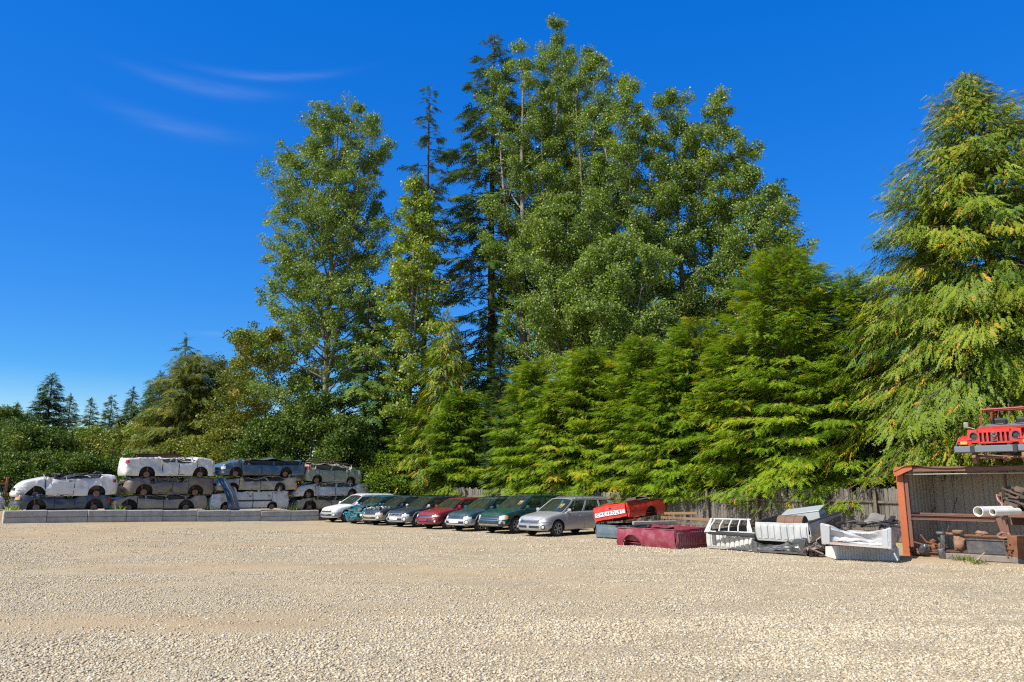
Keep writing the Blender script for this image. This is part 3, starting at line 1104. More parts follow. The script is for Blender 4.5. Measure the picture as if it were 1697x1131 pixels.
firs = [
    (86, 622, 84, 4.6, 'tall dark spreading fir standing highest on the far-left skyline', 150),
    (118, 655, 112, 3.4, 'small fir just right of the highest far-left fir', 100),
    (152, 662, 112, 3.4, 'small evenly pointed fir, second along the far skyline', 100),
    (186, 658, 106, 3.8, 'small broad pointed fir in the middle of the far skyline', 100),
    (221, 646, 88, 2.9, 'narrow very dark fir right of the small skyline firs', 130),
    (266, 618, 84, 3.6, 'ragged fir leaning into the broad olive cedar', 120),
    (30, 668, 100, 3.6, 'short fir by the left edge of the photo', 100),
    (248, 640, 92, 3.2, 'fir half hidden between the narrow dark fir and the ragged fir', 110),
]
for i, (px, py, Y, R, lab, n) in enumerate(firs):
    b, H = spot(px, py, Y)
    conifer('fir_tree', b, H, R * 1.02, LM['bluefir'], BARK['dark'], lab, 170 + i, FG, n=n + 60, start=.05, power=.85, tmpl=FR_FIR, size=.80, dens=13, droop=.3, rise=.35,
            hang=.25, width=.28, brown=0)
LG = 'leafy trees behind the stacked wrecks'
lows = [
    (8, 655, 78, 4.2, 'bush', 'dark leafy tree cut by the left edge of the photo'),
    (55, 690, 72, 4.4, 'bush', 'dark rounded tree below the highest far-left fir'),
    (105, 700, 76, 4.2, 'olive', 'olive rounded tree right below the highest far-left fir'),
    (140, 690, 84, 4.2, 'bright', 'brighter green rounded tree under the small skyline firs'),
    (172, 712, 78, 3.6, 'olive', 'low olive tree behind the nose of the topmost white wreck'),
    (208, 700, 84, 4.0, 'cottonwood', 'mid-green rounded tree beneath the narrow very dark fir'),
    (240, 690, 80, 3.4, 'olive', 'olive tree squeezed left of the broad olive cedar'),
]
for i, (px, py, Y, R, k, lab) in enumerate(lows):
    b, H = spot(px, py + 30, Y)
    broadleaf('leafy_tree', b, H, R, LM[k], BARK['dark'], lab, 240 + i, LG, start=.03, nlimb=44, ntwig=14, leaves=80, leaf=.19, clump=.8, up=(.0, .75))
b, H = spot(188, 733, 60)
conifer('young_tree', b, H, 1.5, LM['bright'], BARK['red'], 'young bright yellow-green conifer behind the white coupe', 180, n=110, start=.03, power=.8, tmpl=FR_CEDAR,
        size=.6, dens=14, droop=.1, rise=.8, hang=.1, width=.3, brown=.02)
b, H = spot(252, 690, 68)
broadleaf('leafy_tree', b, H, 1.9, LM['aspen'], BARK['grey'], 'small yellow-leaved tree at the left foot of the broad olive cedar', 250, LG,
          start=.08, nlimb=22, ntwig=10, leaves=30, leaf=.24, clump=.6, up=(.3, .9))
BG = 'bushes behind the stacked wrecks and the fence end'
bushes = [
    (20, 762, 56, 3.6, 'bush', 'dark bush at the left edge above the orange gate'),
    (75, 768, 58, 3.2, 'olive', 'olive bush above the white coupe bonnet'),
    (125, 764, 57, 3.0, 'bush', 'dark bush above the middle of the white coupe'),
    (225, 764, 60, 3.2, 'bush', 'dark bush above the tail of the white pickup wreck'),
    (300, 740, 58, 3.4, 'olive', 'olive bush above the steel beams'),
    (380, 722, 57, 3.6, 'olive', 'olive bush above the blue minivan bonnet'),
    (450, 705, 54, 3.6, 'bush', 'green bush above the blue minivan roof'),
    (520, 660, 53, 3.4, 'bush', 'green bush above the tail of the blue minivan'),
    (575, 700, 51, 3.0, 'bush', 'green bush above the pale green minivan'),
    (640, 765, 51, 2.2, 'bright', 'bright green bush where the fence meets the wrecks'),
    (665, 668, 56, 3.2, 'bush', 'shaded bush under the slender yellowing tree'),
    (790, 690, 53, 3.0, 'bush', 'shaded bush at the foot of the tall dark fir'),
]
for i, (px, py, Y, R, k, lab) in enumerate(bushes):
    b, H = spot(px, py, Y)
    broadleaf('bush', b, H, R, LM[k], BARK['dark'], lab, 260 + i, BG, cat='bush', start=.01, nlimb=44, ntwig=14, leaves=84, leaf=.15, clump=.6, up=(-.25, .7),
              shape=lambda f: max(.2, math.cos(f * 1.35)))


def weed(base, H, R, mat, label, seed, group):
    g = np.random.default_rng(seed)
    n = 46
    P = np.stack([g.normal(0, R * .35, n), g.normal(0, R * .35, n), np.zeros(n)], -1)
    D = np.stack([g.normal(0, .45, n), g.normal(0, .45, n), g.uniform(.5, 1.0, n)], -1)
    tm = (np.array(diamond(np.zeros(3), np.array([1, 0, -.1]), np.array([0, 1, 0]), .07)), np.arange(4).reshape(-1, 4))
    V, Fq = scatter(tm, P, D, g.normal(0, 1, (n, 3)), H * g.uniform(.5, 1.1, n))
    o_ = np_mesh('weed', V, Fq, mat, None, {'tint': np.repeat(np.clip(g.normal(.6, .2, n), 0, 1), 4)})
    o_.location = base
    return tag(o_, label, 'weed', group)
# ------------------------------------------------------------------ vehicles
DARK = simple('black_plastic', (0.022, 0.022, 0.024), 0.6, var=.3)
WELL = simple('wheel_well_grime', (0.055, 0.046, 0.036), 0.95, var=.4, spec=.1)
RUBBER = simple('tyre_rubber', (0.028, 0.027, 0.026), 0.85, var=.3, scale=8)
ALLOY = simple('alloy_rim', (0.42, 0.42, 0.42), 0.35, 0.7, var=.15, scale=10)
CHROME = simple('chrome', (0.62, 0.63, 0.65), 0.18, 0.95, var=.1)
LENS = simple('headlight_lens', (0.62, 0.62, 0.57), 0.12, 0.15, var=.3, scale=18, coat=1.0)
AMBER = simple('amber_lens', (0.75, 0.30, 0.03), 0.2, var=.15, coat=1.0)
REDLENS = simple('red_lens', (0.42, 0.015, 0.015), 0.15, var=.2, coat=1.0)
PLATE = simple('number_plate_blank', (0.72, 0.73, 0.74), 0.5, var=.06)
GREYCLAD = worn('grey_cladding', (0.27, 0.28, 0.30), amt=.25, rough=.5, coat=.1)
FABRIC = simple('seat_fabric', (0.085, 0.075, 0.065), 0.95, var=.2)
RUST = worn('rusty_steel', (0.20, 0.085, 0.040), dirt=(0.10, 0.045, 0.025), amt=.6, rough=.8, coat=0, scale=5)
DRUM = worn('rusty_drum', (0.26, 0.15, 0.095), dirt=(0.10, 0.06, 0.04), amt=.5, rough=.85, coat=0, scale=9)
GLASS = glass_mat('car_glass')
BROKEN = glass_mat('shattered_glass', (0.40, 0.55, 0.50))
GREASE = worn('engine_metal', (0.16, 0.15, 0.135), dirt=(0.05, 0.04, 0.03), amt=.6, rough=.6, metal=.3, coat=0, scale=6)
ALU = worn('bare_aluminium', (0.50, 0.50, 0.49), dirt=(0.2, 0.17, 0.13), amt=.4, rough=.4, metal=.6, coat=0, scale=6)
PIPE = simple('hose_rubber', (0.03, 0.03, 0.03), 0.6, var=.3)
MARK = simple('yellow_paint_pen', (0.80, 0.68, 0.05), 0.6, var=.1)

PAINT = {}


def paint(name, col, **k):
    if name not in PAINT:
        PAINT[name] = worn(name, col, **k)
    return PAINT[name]


def lerp(a, b, t):
    return a + (b - a) * t


class Car:
    FR = [0, .04, .12, .25, .38, .48, .54, .62, .74, .86, .93, .975, 1]

    def __init__(s, L=4.7, W=1.74, wb=2.65, fo=.93, ra=.36, zc=.33, top=None, low=.27, nose=.55, tail=.38, nx=3.2, crown=.05,
                 cabin=None, bed=None, engine=None, frontoff=None, pickup=False):
        s.L, s.W, s.wb, s.ra, s.zc = L, W, wb, ra, zc
        s.xf, s.xr = L / 2 - fo, L / 2 - fo - wb
        s.top = top or [(0, .66), (.12, .72), (.6, .82), (1.15, .93), (1.4, .96), (L - .5, 1.0), (L - .1, .98), (L, .95)]
        s.low = low
        s.crown = crown
        s.cabin, s.bed, s.engine = cabin, bed, engine
        s.fo_prof = frontoff or [(0, -.06), (.10, -.015), (.25, 0), (.48, 0), (.54, -.035), (.75, -.06), (.92, -.10), (1, -.20)]
        s.sd_prof = [(0, -.055), (.12, -.018), (.3, 0), (.50, .002), (.62, -.004), (.8, -.016), (.92, -.035), (.975, -.055), (1, -.085)]
        cols = []
        for k in range(11):
            ph = (PI / 2) * k / 10
            cx, cy = math.cos(ph) ** (2 / nx), math.sin(ph) ** (2 / nx)
            if k == 0:
                cy = 0
            if k == 10:
                cx = 0
            cols.append((L / 2 - nose + nose * cx, W / 2 * cy))
        s.nf = 10
        x0, x1 = L / 2 - nose, -L / 2 + tail
        xs = set(np.linspace(x0, x1, 44)[1:-1].round(4))
        for c in (s.xf, s.xr):
            for k in range(17):
                xs.add(round(c + ra * math.cos(PI * k / 16), 4))
            xs.add(round(c + ra + .004, 4)); xs.add(round(c - ra - .004, 4))
        for iv in (cabin, bed, engine):
            if iv:
                for e in iv:
                    xs.add(round(e - .01, 4)); xs.add(round(e + .01, 4))
        for x in sorted([x for x in xs if x1 + .01 < x < x0 - .01], reverse=True):
            t = (x - x0) / (x1 - x0)
            cols.append((x, W / 2 * (1 + .012 * math.sin(PI * t))))
        s.nr = len(cols)
        for k in range(11):
            ph = (PI / 2) * (1 - k / 10)
            cx, cy = math.cos(ph) ** (2 / 4.2), math.sin(ph) ** (2 / 4.2)
            if k == 10:
                cy, cx = 0, 1
            if k == 0:
                cx = 0
            cols.append((x1 - tail * cx, W / 2 * cy))
        s.c = np.array(cols)
        d = np.gradient(s.c, axis=0)
        n = np.stack([d[:, 1], -d[:, 0]], -1)
        n /= (np.linalg.norm(n, axis=1, keepdims=True) + 1e-9)
        n[0], n[-1] = (1, 0), (-1, 0)
        s.n = n
        s.NC = len(cols) - 1

    def col(s, c):
        c = min(max(c, 0), s.NC)
        k = np.arange(s.NC + 1)
        return [float(np.interp(c, k, s.c[:, 0])), float(np.interp(c, k, s.c[:, 1])),
                float(np.interp(c, k, s.n[:, 0])), float(np.interp(c, k, s.n[:, 1]))]

    def cx(s, x):
        return float(np.interp(-x, -s.c[:, 0], np.arange(s.NC + 1)))

    def zt(s, x):
        d = s.L / 2 - x
        return float(np.interp(d, [p[0] for p in s.top], [p[1] for p in s.top]))

    def zl(s, x):
        d = s.L / 2 - x
        return s.low + .03 * sstep(s.L - .9, s.L, d) - .02 * sstep(.5, 0, d)

    def arch(s, x):
        for c in (s.xf, s.xr):
            if abs(x - c) <= s.ra:
                return s.zc + math.sqrt(max(0, s.ra ** 2 - (x - c) ** 2))
        return -1

    def off(s, fr, nx):
        a = float(np.interp(fr, [p[0] for p in s.sd_prof], [p[1] for p in s.sd_prof]))
        b = float(np.interp(fr, [p[0] for p in s.fo_prof], [p[1] for p in s.fo_prof]))
        k = nx * nx if nx > 0 else nx * nx * .4
        return a * (1 - k) + b * k

    def pt(s, c, z=None, eps=0.0, side=1, fr=None, clamp=True):
        """point of the outer skin at column c; side +1 is the car's left"""
        x, y, nx, ny = s.col(abs(c))
        lo, hi = s.zl(x), s.zt(x)
        if z is None:
            z = lo + (hi - lo) * fr
        if clamp:
            z = max(z, s.arch(x))
        f = (z - lo) / (hi - lo)
        o = s.off(min(1, max(0, f)), nx) + eps
        sg = side * (1 if c >= 0 else -1)
        return Vector((x + nx * o, sg * (y + ny * o), z))

    def body(s, mb, inner=1):
        """closed skin; faces of the recesses take material 1"""
        YF = [-1, -.955, -.94, -.6, -.25, 0, .25, .6, .94, .955, 1]
        M = len(YF)
        nfr = len(s.FR)
        R = {1: [], -1: []}
        vs, fs, mi = [], [], []
        for sd in (1, -1):
            for i in range(s.NC + 1):
                row = []
                for fr in s.FR:
                    row.append(len(vs))
                    vs.append(s.pt(i, fr=fr, side=sd))
                R[sd].append(row)
        for sd in (1, -1):
            for i in range(s.NC):
                for j in range(nfr - 1):
                    q = (R[sd][i][j], R[sd][i + 1][j], R[sd][i + 1][j + 1], R[sd][i][j + 1])
                    fs.append(q if sd == -1 else q[::-1])
                    mi.append(0)
        # top
        tops = []
        for i in range(s.NC + 1):
            a, b = vs[R[-1][i][-1]], vs[R[1][i][-1]]
            x = s.c[i, 0]
            row = []
            dep = 0
            for iv, dd in ((s.cabin, .34), (s.bed, .42), (s.engine, .30)):
                if iv and iv[1] < x < iv[0]:
                    dep = dd
            for k, yf in enumerate(YF):
                if k in (0, M - 1):
                    row.append(R[-1][i][-1] if k == 0 else R[1][i][-1])
                    continue
                p = a.lerp(b, (yf + 1) / 2)
                cr = s.crown * min(1, abs(a.y - b.y) / s.W)
                p.z += cr * (1 - yf * yf) ** .6 if not dep else (0 if abs(yf) > .95 else -dep)
                row.append(len(vs))
                vs.append(p)
            tops.append((row, dep))
        for i in range(s.NC):
            for k in range(M - 1):
                fs.append((tops[i][0][k], tops[i][0][k + 1], tops[i + 1][0][k + 1], tops[i + 1][0][k]))
                mi.append(inner if (tops[i][1] or tops[i + 1][1]) and 0 < k < M - 2 else 0)
        # underside
        for i in range(s.NC):
            fs.append((R[1][i][0], R[-1][i][0], R[-1][i + 1][0], R[1][i + 1][0]))
            mi.append(inner)
        mb.v += [tuple(v) for v in vs]
        mb.f += fs
        mb.mi += mi
        return mb

    def patch(s, mb, c0, c1, z0, z1, eps=.006, nu=8, nv=4, side=1, back=.012, clamp=True):
        f0 = z0 if callable(z0) else (lambda t: z0)
        f1 = z1 if callable(z1) else (lambda t: z1)
        b = len(mb.v)
        for e in (eps, -back):
            for i in range(nu + 1):
                t = i / nu
                c = lerp(c0, c1, t)
                for j in range(nv + 1):
                    mb.v.append(tuple(s.pt(c, lerp(f0(t), f1(t), j / nv), e, side, clamp=clamp)))
        k = (nu + 1) * (nv + 1)
        ix = lambda i, j: b + i * (nv + 1) + j
        fs = []
        for i in range(nu):
            for j in range(nv):
                q = (ix(i, j), ix(i + 1, j), ix(i + 1, j + 1), ix(i, j + 1))
                fs.append(q)
                fs.append(tuple(k + a for a in q[::-1]))
        rim = [(ix(i, 0), ix(i + 1, 0)) for i in range(nu)] + [(ix(nu, j), ix(nu, j + 1)) for j in range(nv)]
        rim += [(ix(i + 1, nv), ix(i, nv)) for i in range(nu)] + [(ix(0, j + 1), ix(0, j)) for j in range(nv)]
        fs += [(q, p, p + k, q + k) for p, q in rim]
        mb.f += fs
        mb.mi += [mb.cur] * len(fs)
        return mb


def tyre_parts(parent, x, y, r=.33, wd=.2, spokes=6, rimmat=None, flat=0.0, name='wheel'):
    sg = 1 if y > 0 else -1
    t = MB()
    h = wd / 2
    rr = r * .66
    t.lathe([(rr, -h), (r * .93, -h), (r * .985, -h * .8), (r, -h * .45), (r, h * .45), (r * .985, h * .8), (r * .93, h), (rr, h), (rr * .97, h * .3), (rr * .97, -h)], 26)
    w_ = t.build(name, RUBBER, parent, 40, loc=(x, y, r))
    m = MB()
    m.lathe([(0.001, h * .35), (rr * .9, h * .30), (rr * .97, h * .3)], 26, T=Matrix.Scale(sg, 4, (0, 1, 0)))
    m.build('dark_rim_back', DARK, w_, 30)  # dark disc painted in for the shaded holes between the spokes
    m = MB()
    m.lathe([(rr * .86, h * .75), (rr * .88, h * .98), (rr * 1.0, h * 1.0), (rr * 1.0, h * .4)], 26, T=Matrix.Scale(sg, 4, (0, 1, 0)))
    m.lathe([(.001, h * 1.0), (rr * .24, h * .98), (rr * .27, h * .7)], 14, T=Matrix.Scale(sg, 4, (0, 1, 0)))
    for k in range(spokes):
        a = 2 * PI * k / spokes + .3
        T = Matrix.Rotation(a, 4, 'Y')
        m.box((rr * .56, sg * h * .80, 0), (rr * .74, h * .22, rr * .26), T=T)
    m.build('rim', rimmat or ALLOY, w_, 30)
    return w_


def hub_parts(parent, car, x, side, r=.15):
    """bare brake drum where the wheel has been taken off"""
    m = MB()
    y = side * (car.W / 2 - .14)
    m.lathe([(.001, .07), (r * .35, .075), (r * .38, .05), (r * .9, .045), (r, .03), (r, -.05), (.001, -.06)], 16, T=Matrix.Translation((x, y, car.zc - .02)) @ Matrix.Scale(side, 4, (0, 1, 0)))
    for k in range(5):
        a = 2 * PI * k / 5
        m.box((x + math.cos(a) * r * .5, y + side * .06, car.zc - .02 + math.sin(a) * r * .5), (.02, .05, .02))
    m.tube([(x, y - side * .03, car.zc - .02), (x + .05, y - side * .28, car.zc + .12)], .045, 8)
    m.tube([(x + .05, y - side * .14, car.zc), (x + .08, y - side * .17, car.zc + .42)], .035, 8)
    return m.build('brake_drum', DRUM, parent, 40)


def well_parts(parent, car):
    m = MB()
    for c in (car.xf, car.xr):
        # dark arch liner with a wall across, just inside the skin
        n = 14
        for sd in (1, -1):
            y0, y1 = sd * (car.W / 2 - .05), sd * (car.W / 2 - .30)
            vs = []
            for k in range(n + 1):
                a = PI * k / n
                vs += [(c + (car.ra - .004) * math.cos(a), y0, car.zc + (car.ra - .004) * math.sin(a)),
                       (c + (car.ra - .004) * math.cos(a), y1, car.zc + (car.ra - .004) * math.sin(a))]
            fs = [(2 * k, 2 * k + 1, 2 * k + 3, 2 * k + 2) for k in range(n)]
            fs.append(tuple(2 * k + 1 for k in range(n + 1)))
            m.add(vs, fs)
    m.box(((car.xf + car.xr) / 2, 0, car.low + .05), (car.wb + .5, car.W * .55, .16))  # dark box added inside to block light through the arches
    return m.build('wheel_well', WELL, parent)


def greenhouse(parent, car, mat, xw, xa, xc, xd, zr, yb_in=.075, yr_in=.235, wins=((.045, .36), (.395, .685), (.72, .955)), rack=True, tint=None, glass=True, sedan=False):
    W = car.W
    yb, yr = W / 2 - yb_in, W / 2 - yr_in
    zf, zd = car.zt(xw) + .005, car.zt(xd) + .005
    m = MB()

    def G(sd, u, v, inn=0.0):
        bx, bz = lerp(xw, xd, u), car.zt(lerp(xw, xd, u)) + .004
        tx = lerp(xa, xc, u)
        tz = zr + .02 * math.sin(PI * u)
        bow = .03 * math.sin(PI * v)
        return Vector((lerp(bx, tx, v), sd * (lerp(yb, yr, v) + bow - inn), lerp(bz, tz, v)))

    ubreaks = [0.0]
    for a, b in wins:
        ubreaks += [a, b]
    ubreaks.append(1.0)
    for sd in (1, -1):
        for k in range(0, len(ubreaks), 2):
            u0, u1 = ubreaks[k], ubreaks[k + 1]
            m.shell(lambda u, v: G(sd, lerp(u0, u1, u), lerp(0, 1, v)), 2, 5, -.045 * sd)
        m.shell(lambda u, v: G(sd, u, lerp(.92, 1, v)), 10, 2, -.05 * sd)
        m.shell(lambda u, v: G(sd, u, lerp(0, .05, v)), 10, 1, -.05 * sd)
    # roof
    def RF(u, v):
        x = lerp(xa + .01, xc - .02, u)
        y = lerp(-yr, yr, v)
        q = 1 - (2 * v - 1) ** 2
        return Vector((x + .05 * q * (1 if u < .5 else -1) * abs(2 * u - 1), y, zr + .02 * math.sin(PI * u) + .055 * q ** .7 - .02 * abs(2 * u - 1) ** 6))
    m.shell(RF, 12, 12, -.03)
    roof = m.build('roof', mat, parent, 35)

    def WS(u, v, e=0.0):      # windshield: u across, v up
        y = lerp(-1, 1, u) * lerp(yb - .03, yr - .01, v)
        q = 1 - (2 * u - 1) ** 2
        return Vector((lerp(xw, xa, v) + (.10 - .04 * v) * q + e, y, lerp(zf, zr + .045 * q ** .7, v)))

    def RW(u, v):
        y = lerp(-1, 1, u) * lerp(yb - .03, yr - .01, v)
        q = 1 - (2 * u - 1) ** 2
        return Vector((lerp(xd, xc, v) - (.05 - .03 * v) * q, y, lerp(zd, zr + .04 * q ** .7, v)))
    if glass:
        g = MB()
        g.grid(lambda u, v: WS(lerp(.02, .98, u), lerp(.0, .97, v)), 10, 4)
        g.build('windshield', GLASS, parent, 60)
        g = MB()
        g.grid(lambda u, v: RW(lerp(.06, .94, u), lerp(.08, .92, v)), 8, 4)
        g.build('rear_window', GLASS, parent, 60)
        for sd in (1, -1):
            for a, b in wins:
                g = MB()
                g.grid(lambda u, v: G(sd, lerp(a - .005, b + .005, u), lerp(.04, .93, v), .02), 2, 4)
                g.build('side_window', GLASS, parent, 60)
    # interior
    for sd in (1, -1):
        q = MB()
        xs = lerp(xw, xd, .36)
        q.bbox((xs, sd * .36, .62), (.5, .50, .2), .05)
        q.bbox((xs - .26, sd * .36, .92), (.16, .48, .58), .05, rot=(0, .2, 0))
        q.bbox((xs - .33, sd * .36, 1.26), (.10, .26, .17), .03)
        q.build('seat', FABRIC, parent, 40)
    q = MB()
    xs = lerp(xw, xd, .66)
    q.bbox((xs, 0, .62), (.5, 1.25, .2), .05)
    q.bbox((xs - .28, 0, .92), (.16, 1.25, .55), .05, rot=(0, .2, 0))
    q.build('seat', FABRIC, parent, 40)
    q = MB()
    q.bbox((xw - .38, 0, zf - .08), (.55, W - .35, .16), .04)
    q.lathe([(.17, -.012), (.185, 0), (.17, .012), (.155, 0), (.17, -.012)], 18, T=Matrix.Translation((xw - .78, .36, zf - .02)) @ Matrix.Rotation(PI / 2 - .4, 4, 'Y') @ Matrix.Rotation(PI / 2, 4, 'X'))
    q.build('dashboard', DARK, parent, 40)
    if rack:
        for sd in (1, -1):
            q = MB()
            pts = []
            for k in range(9):
                u = lerp(.10, .97, k / 8)
                h = .075 if 0 < k < 8 else .015
                pts.append((lerp(xa, xc, u), sd * (yr - .06), zr + .045 + h))
            q.tube(pts, .018, 6)
            for k in (2, 5):
                q.box((pts[k][0], pts[k][1], pts[k][2] - .04), (.06, .03, .08))
            q.build('roof_rail', rack if not isinstance(rack, bool) else DARK, parent, 40)
    return G, WS


def parked_car(i, name, label, mat, loc, yaw, clad=None, style='A', zr=1.50, L=4.68, W=1.72, grp='wagons parked in a row along the fence', top=None, hood=True,
               crushed=False, rack=True, sedan=False, rimmat=None, mirrormat=None, rise=0.0, marks=False, plate=True, r=.33):
    root = empty(name, loc, yaw, label, 'car', grp)
    if sedan:
        tp = [(0, .64), (.12, .70), (.6, .80), (1.2, .90), (1.5, .93), (L - 1.0, .98), (L - .2, .97), (L, .92)]
    else:
        tp = [(0, .68), (.12, .75), (.6, .86), (1.2, .96), (1.5, .98), (L - .6, 1.03), (L - .1, 1.02), (L, .98)]
    tp = [(d, z + rise) for d, z in tp]
    xw = L / 2 - 1.22
    xd = -L / 2 + (.55 if sedan else .10)
    car = Car(L=L, W=W, wb=2.64, fo=.93, ra=r + .055, zc=r + .01, top=tp, low=.28 + rise * .6, cabin=(xw - .18, xd + .15), crown=.06,
              engine=(L / 2 - .42, L / 2 - 1.12) if not hood else None)
    b = car.body(MB())
    bo = b.build('body', [mat, DARK], root, 38)
    if crushed:      # nose torn off and pushed back
        for v_ in bo.data.vertices:
            x, y, z = v_.co
            k = sstep(L / 2 - .75, L / 2 - .1, x)
            if k > 0:
                q = Vector((x * 2.2, y * 2.2, z * 2.2))
                d = noise.noise_vector(q)
                v_.co.x -= k * (.38 + .22 * d.x)
                v_.co.y += k * .16 * d.y
                v_.co.z += k * (.16 * d.z - .06)
        bo.data.update()
    well_parts(root, car)
    G, WS = greenhouse(root, car, mat, xw, xw - .78, xd + (.55 if sedan else .32), xd, zr, rack=rack, sedan=sedan)
    for x in (car.xf, car.xr):
        for sd in (1, -1):
            tyre_parts(root, x, sd * (W / 2 - .12), r, .20, rimmat=rimmat)
    nf = car.nf
    if clad:
        m = MB()
        zc1 = .56 + rise
        if not crushed:
            car.patch(m, -nf - .2, nf + .2, .30 + rise * .6, zc1, .022, 34, 5)
        for sd in (1, -1):
            c0, c1 = car.cx(car.xf - car.ra - .02), car.cx(car.xr + car.ra + .02)
            car.patch(m, c0, c1, .31 + rise * .6, .60 + rise, .016, 14, 3, sd)
            car.patch(m, nf, car.cx(car.xf + car.ra + .02), .32 + rise * .6, zc1, .018, 3, 3, sd)
            for xc_ in (car.xf, car.xr):   # flared arch lips
                car.patch(m, car.cx(xc_ + car.ra + .05), car.cx(xc_ - car.ra - .05), lambda t: max(.32, car.zc + math.sqrt(max(0, car.ra ** 2 - ((t * 2 - 1) * (car.ra + .05)) ** 2))),
                          lambda t: car.zc + .02 + math.sqrt(max(0, (car.ra + .055) ** 2 - ((t * 2 - 1) * (car.ra + .05)) ** 2)), .020, 20, 1, sd)
            car.patch(m, car.cx(car.xr - car.ra - .02), car.NC, .33 + rise * .6, .62 + rise, .018, 16, 3, sd)
        m.build('bumper' if not crushed else 'side_cladding', clad, root, 38)
    # doors with gaps around them, and handles
    for sd in (1, -1):
        for (xa_, xb_) in ((car.xf - car.ra - .12, -.12), (-.135, car.xr + car.ra * .55)):
            m = MB()
            def zlow(t, xa_=xa_, xb_=xb_):
                x = lerp(xa_, xb_, t)
                return max((.63 if clad else .38) + rise, car.arch(x) + .03)
            car.patch(m, car.cx(xa_), car.cx(xb_), zlow, lambda t: car.zt(lerp(xa_, xb_, t)) - .02, .007, 14, 6, sd)
            d = m.build('door', mat, root, 38)
            h = MB()
            p = car.pt(car.cx(xb_ + .16), .83 + rise, .022, sd)
            h.bbox(tuple(p), (.17, .03, .035), .01)
            h.build('handle', mat, d, 40)
    # mirrors
    for sd in (1, -1):
        m = MB()
        m.bbox((xw - .28, sd * (W / 2 + .09), car.zt(xw) + .10), (.10, .20, .14), .035)
        m.box((xw - .28, sd * (W / 2 - .02), car.zt(xw) + .05), (.06, .10, .05))
        m.build('side_mirror', mirrormat or mat, root, 40)
    # wipers
    m = MB()
    for y0 in (-.35, .25):
        m.tube([WS(.5 + y0 * .6, .02) + Vector((.03, 0, .015)), WS(.5 + y0 * .6 + .30, .10) + Vector((.02, 0, .02))], .01, 4)
    m.build('wiper', DARK, root)
    if crushed:
        return root, car
    h0 = car.zt(L / 2 - .05)
    if style == 'A':
        gz0, gz1 = h0 - .125, h0 - .035
        m = MB(); car.patch(m, -3.2, 3.2, gz0, gz1, .006, 14, 2)
        gr = m.build('grille', DARK, root, 38)
        m = MB()
        for c in (-1.7, 0, 1.7):
            car.patch(m, c - .16, c + .16, gz0 + .005, gz1 - .005, .022, 2, 1)
        car.patch(m, -3.2, 3.2, gz0 - .012, gz0, .02, 14, 1)
        car.patch(m, -3.2, 3.2, gz1, gz1 + .014, .02, 14, 1)
        m.build('grille_bar', CHROME if i != 3 else GREYCLAD, gr, 38)
        for sd in (1, -1):
            m = MB(); car.patch(m, 3.5, 7.6, gz0 - .02, lambda t: gz1 + .01 - .01 * t, .010, 8, 3, sd)
            hl = m.build('headlight', LENS, root, 38)
            m = MB(); car.patch(m, 7.7, 8.8, gz0 - .015, gz1, .010, 3, 3, sd)
            m.build('turn_signal', AMBER if i == 2 else LENS, root, 38)
            # round fog light in a dark recess
            m = MB()
            p = car.pt(5.6, .43 + rise, .03, sd)
            nn = Vector((.92, sd * .38, 0)).to_track_quat('Y', 'Z').to_matrix().to_4x4()
            T = Matrix.Translation(p) @ nn
            m.lathe([(.085, -.06), (.115, .008), (.095, .016), (.085, .0)], 16, T=T)
            fl = m.build('fog_light', DARK, root, 40)
            m = MB(); m.lathe([(.001, .022), (.05, .018), (.085, .0)], 14, T=T)
            m.build('lens', LENS, fl, 40)
        m = MB(); car.patch(m, -3.9, 3.9, .36 + rise, .47 + rise, .026, 14, 2)
        m.build('air_intake', DARK, root, 38)
    else:
        big = style == 'C'
        gz0, gz1 = h0 - (.22 if big else .15), h0 - .03
        gw = 3.6 if big else 3.3
        m = MB(); car.patch(m, -gw, gw, gz0, gz1, .006, 14, 3)
        gr = m.build('grille', DARK, root, 38)
        m = MB()
        for z in ((.05, .5, .93) if big else (.03, .5, .93)):
            z_ = lerp(gz0, gz1, z)
            car.patch(m, -gw, gw, z_ - .010, z_ + .012, .022, 14, 1)
        for sd in (1, -1):
            car.patch(m, gw - .25, gw + .05, gz0, gz1, .022, 2, 2, sd)
        if not big:
            for c in (-2.2, -1.1, 0, 1.1, 2.2):
                car.patch(m, c - .06, c + .06, gz0, gz1, .016, 1, 2)
        m.build('grille_bar', CHROME, gr, 38)
        for sd in (1, -1):
            m = MB(); car.patch(m, gw + .4, 7.8, lambda t: gz0 + .02 + .04 * t, lambda t: gz1 + .01 + .05 * t * big, .012, 10, 4, sd)
            m.build('headlight', LENS, root, 38)
            if style != 'D':
                m = MB(); car.patch(m, 7.8, 9.2, lambda t: gz0 + .06 + .02 * t, lambda t: gz1 + (.01 + .05 * big) - .03 * t, .012, 4, 3, sd)
                m.build('turn_signal', AMBER, root, 38)
            p = car.pt(5.9, .40 + rise, .008, sd)
            nn = Vector((.90, sd * .42, 0)).to_track_quat('Y', 'Z').to_matrix().to_4x4()
            m = MB()
            if big:
                car.patch(m, 4.2, 7.6, .36 + rise, lambda t: .50 + rise - .03 * t, .02, 8, 2, sd)
                fl = m.build('fog_light', CHROME, root, 40)
            else:
                m.lathe([(.07, -.05), (.10, .012), (.085, .02), (.075, .005)], 16, T=Matrix.Translation(p) @ nn)
                fl = m.build('fog_light', DARK, root, 40)
            m = MB(); m.lathe([(.001, .03 if big else .022), (.045, .025 if big else .018), (.06, .0)], 14, T=Matrix.Translation(p + Vector((.012 * big, 0, 0))) @ nn)
            m.build('lens', LENS if not big else DARK, fl, 40)
        m = MB()
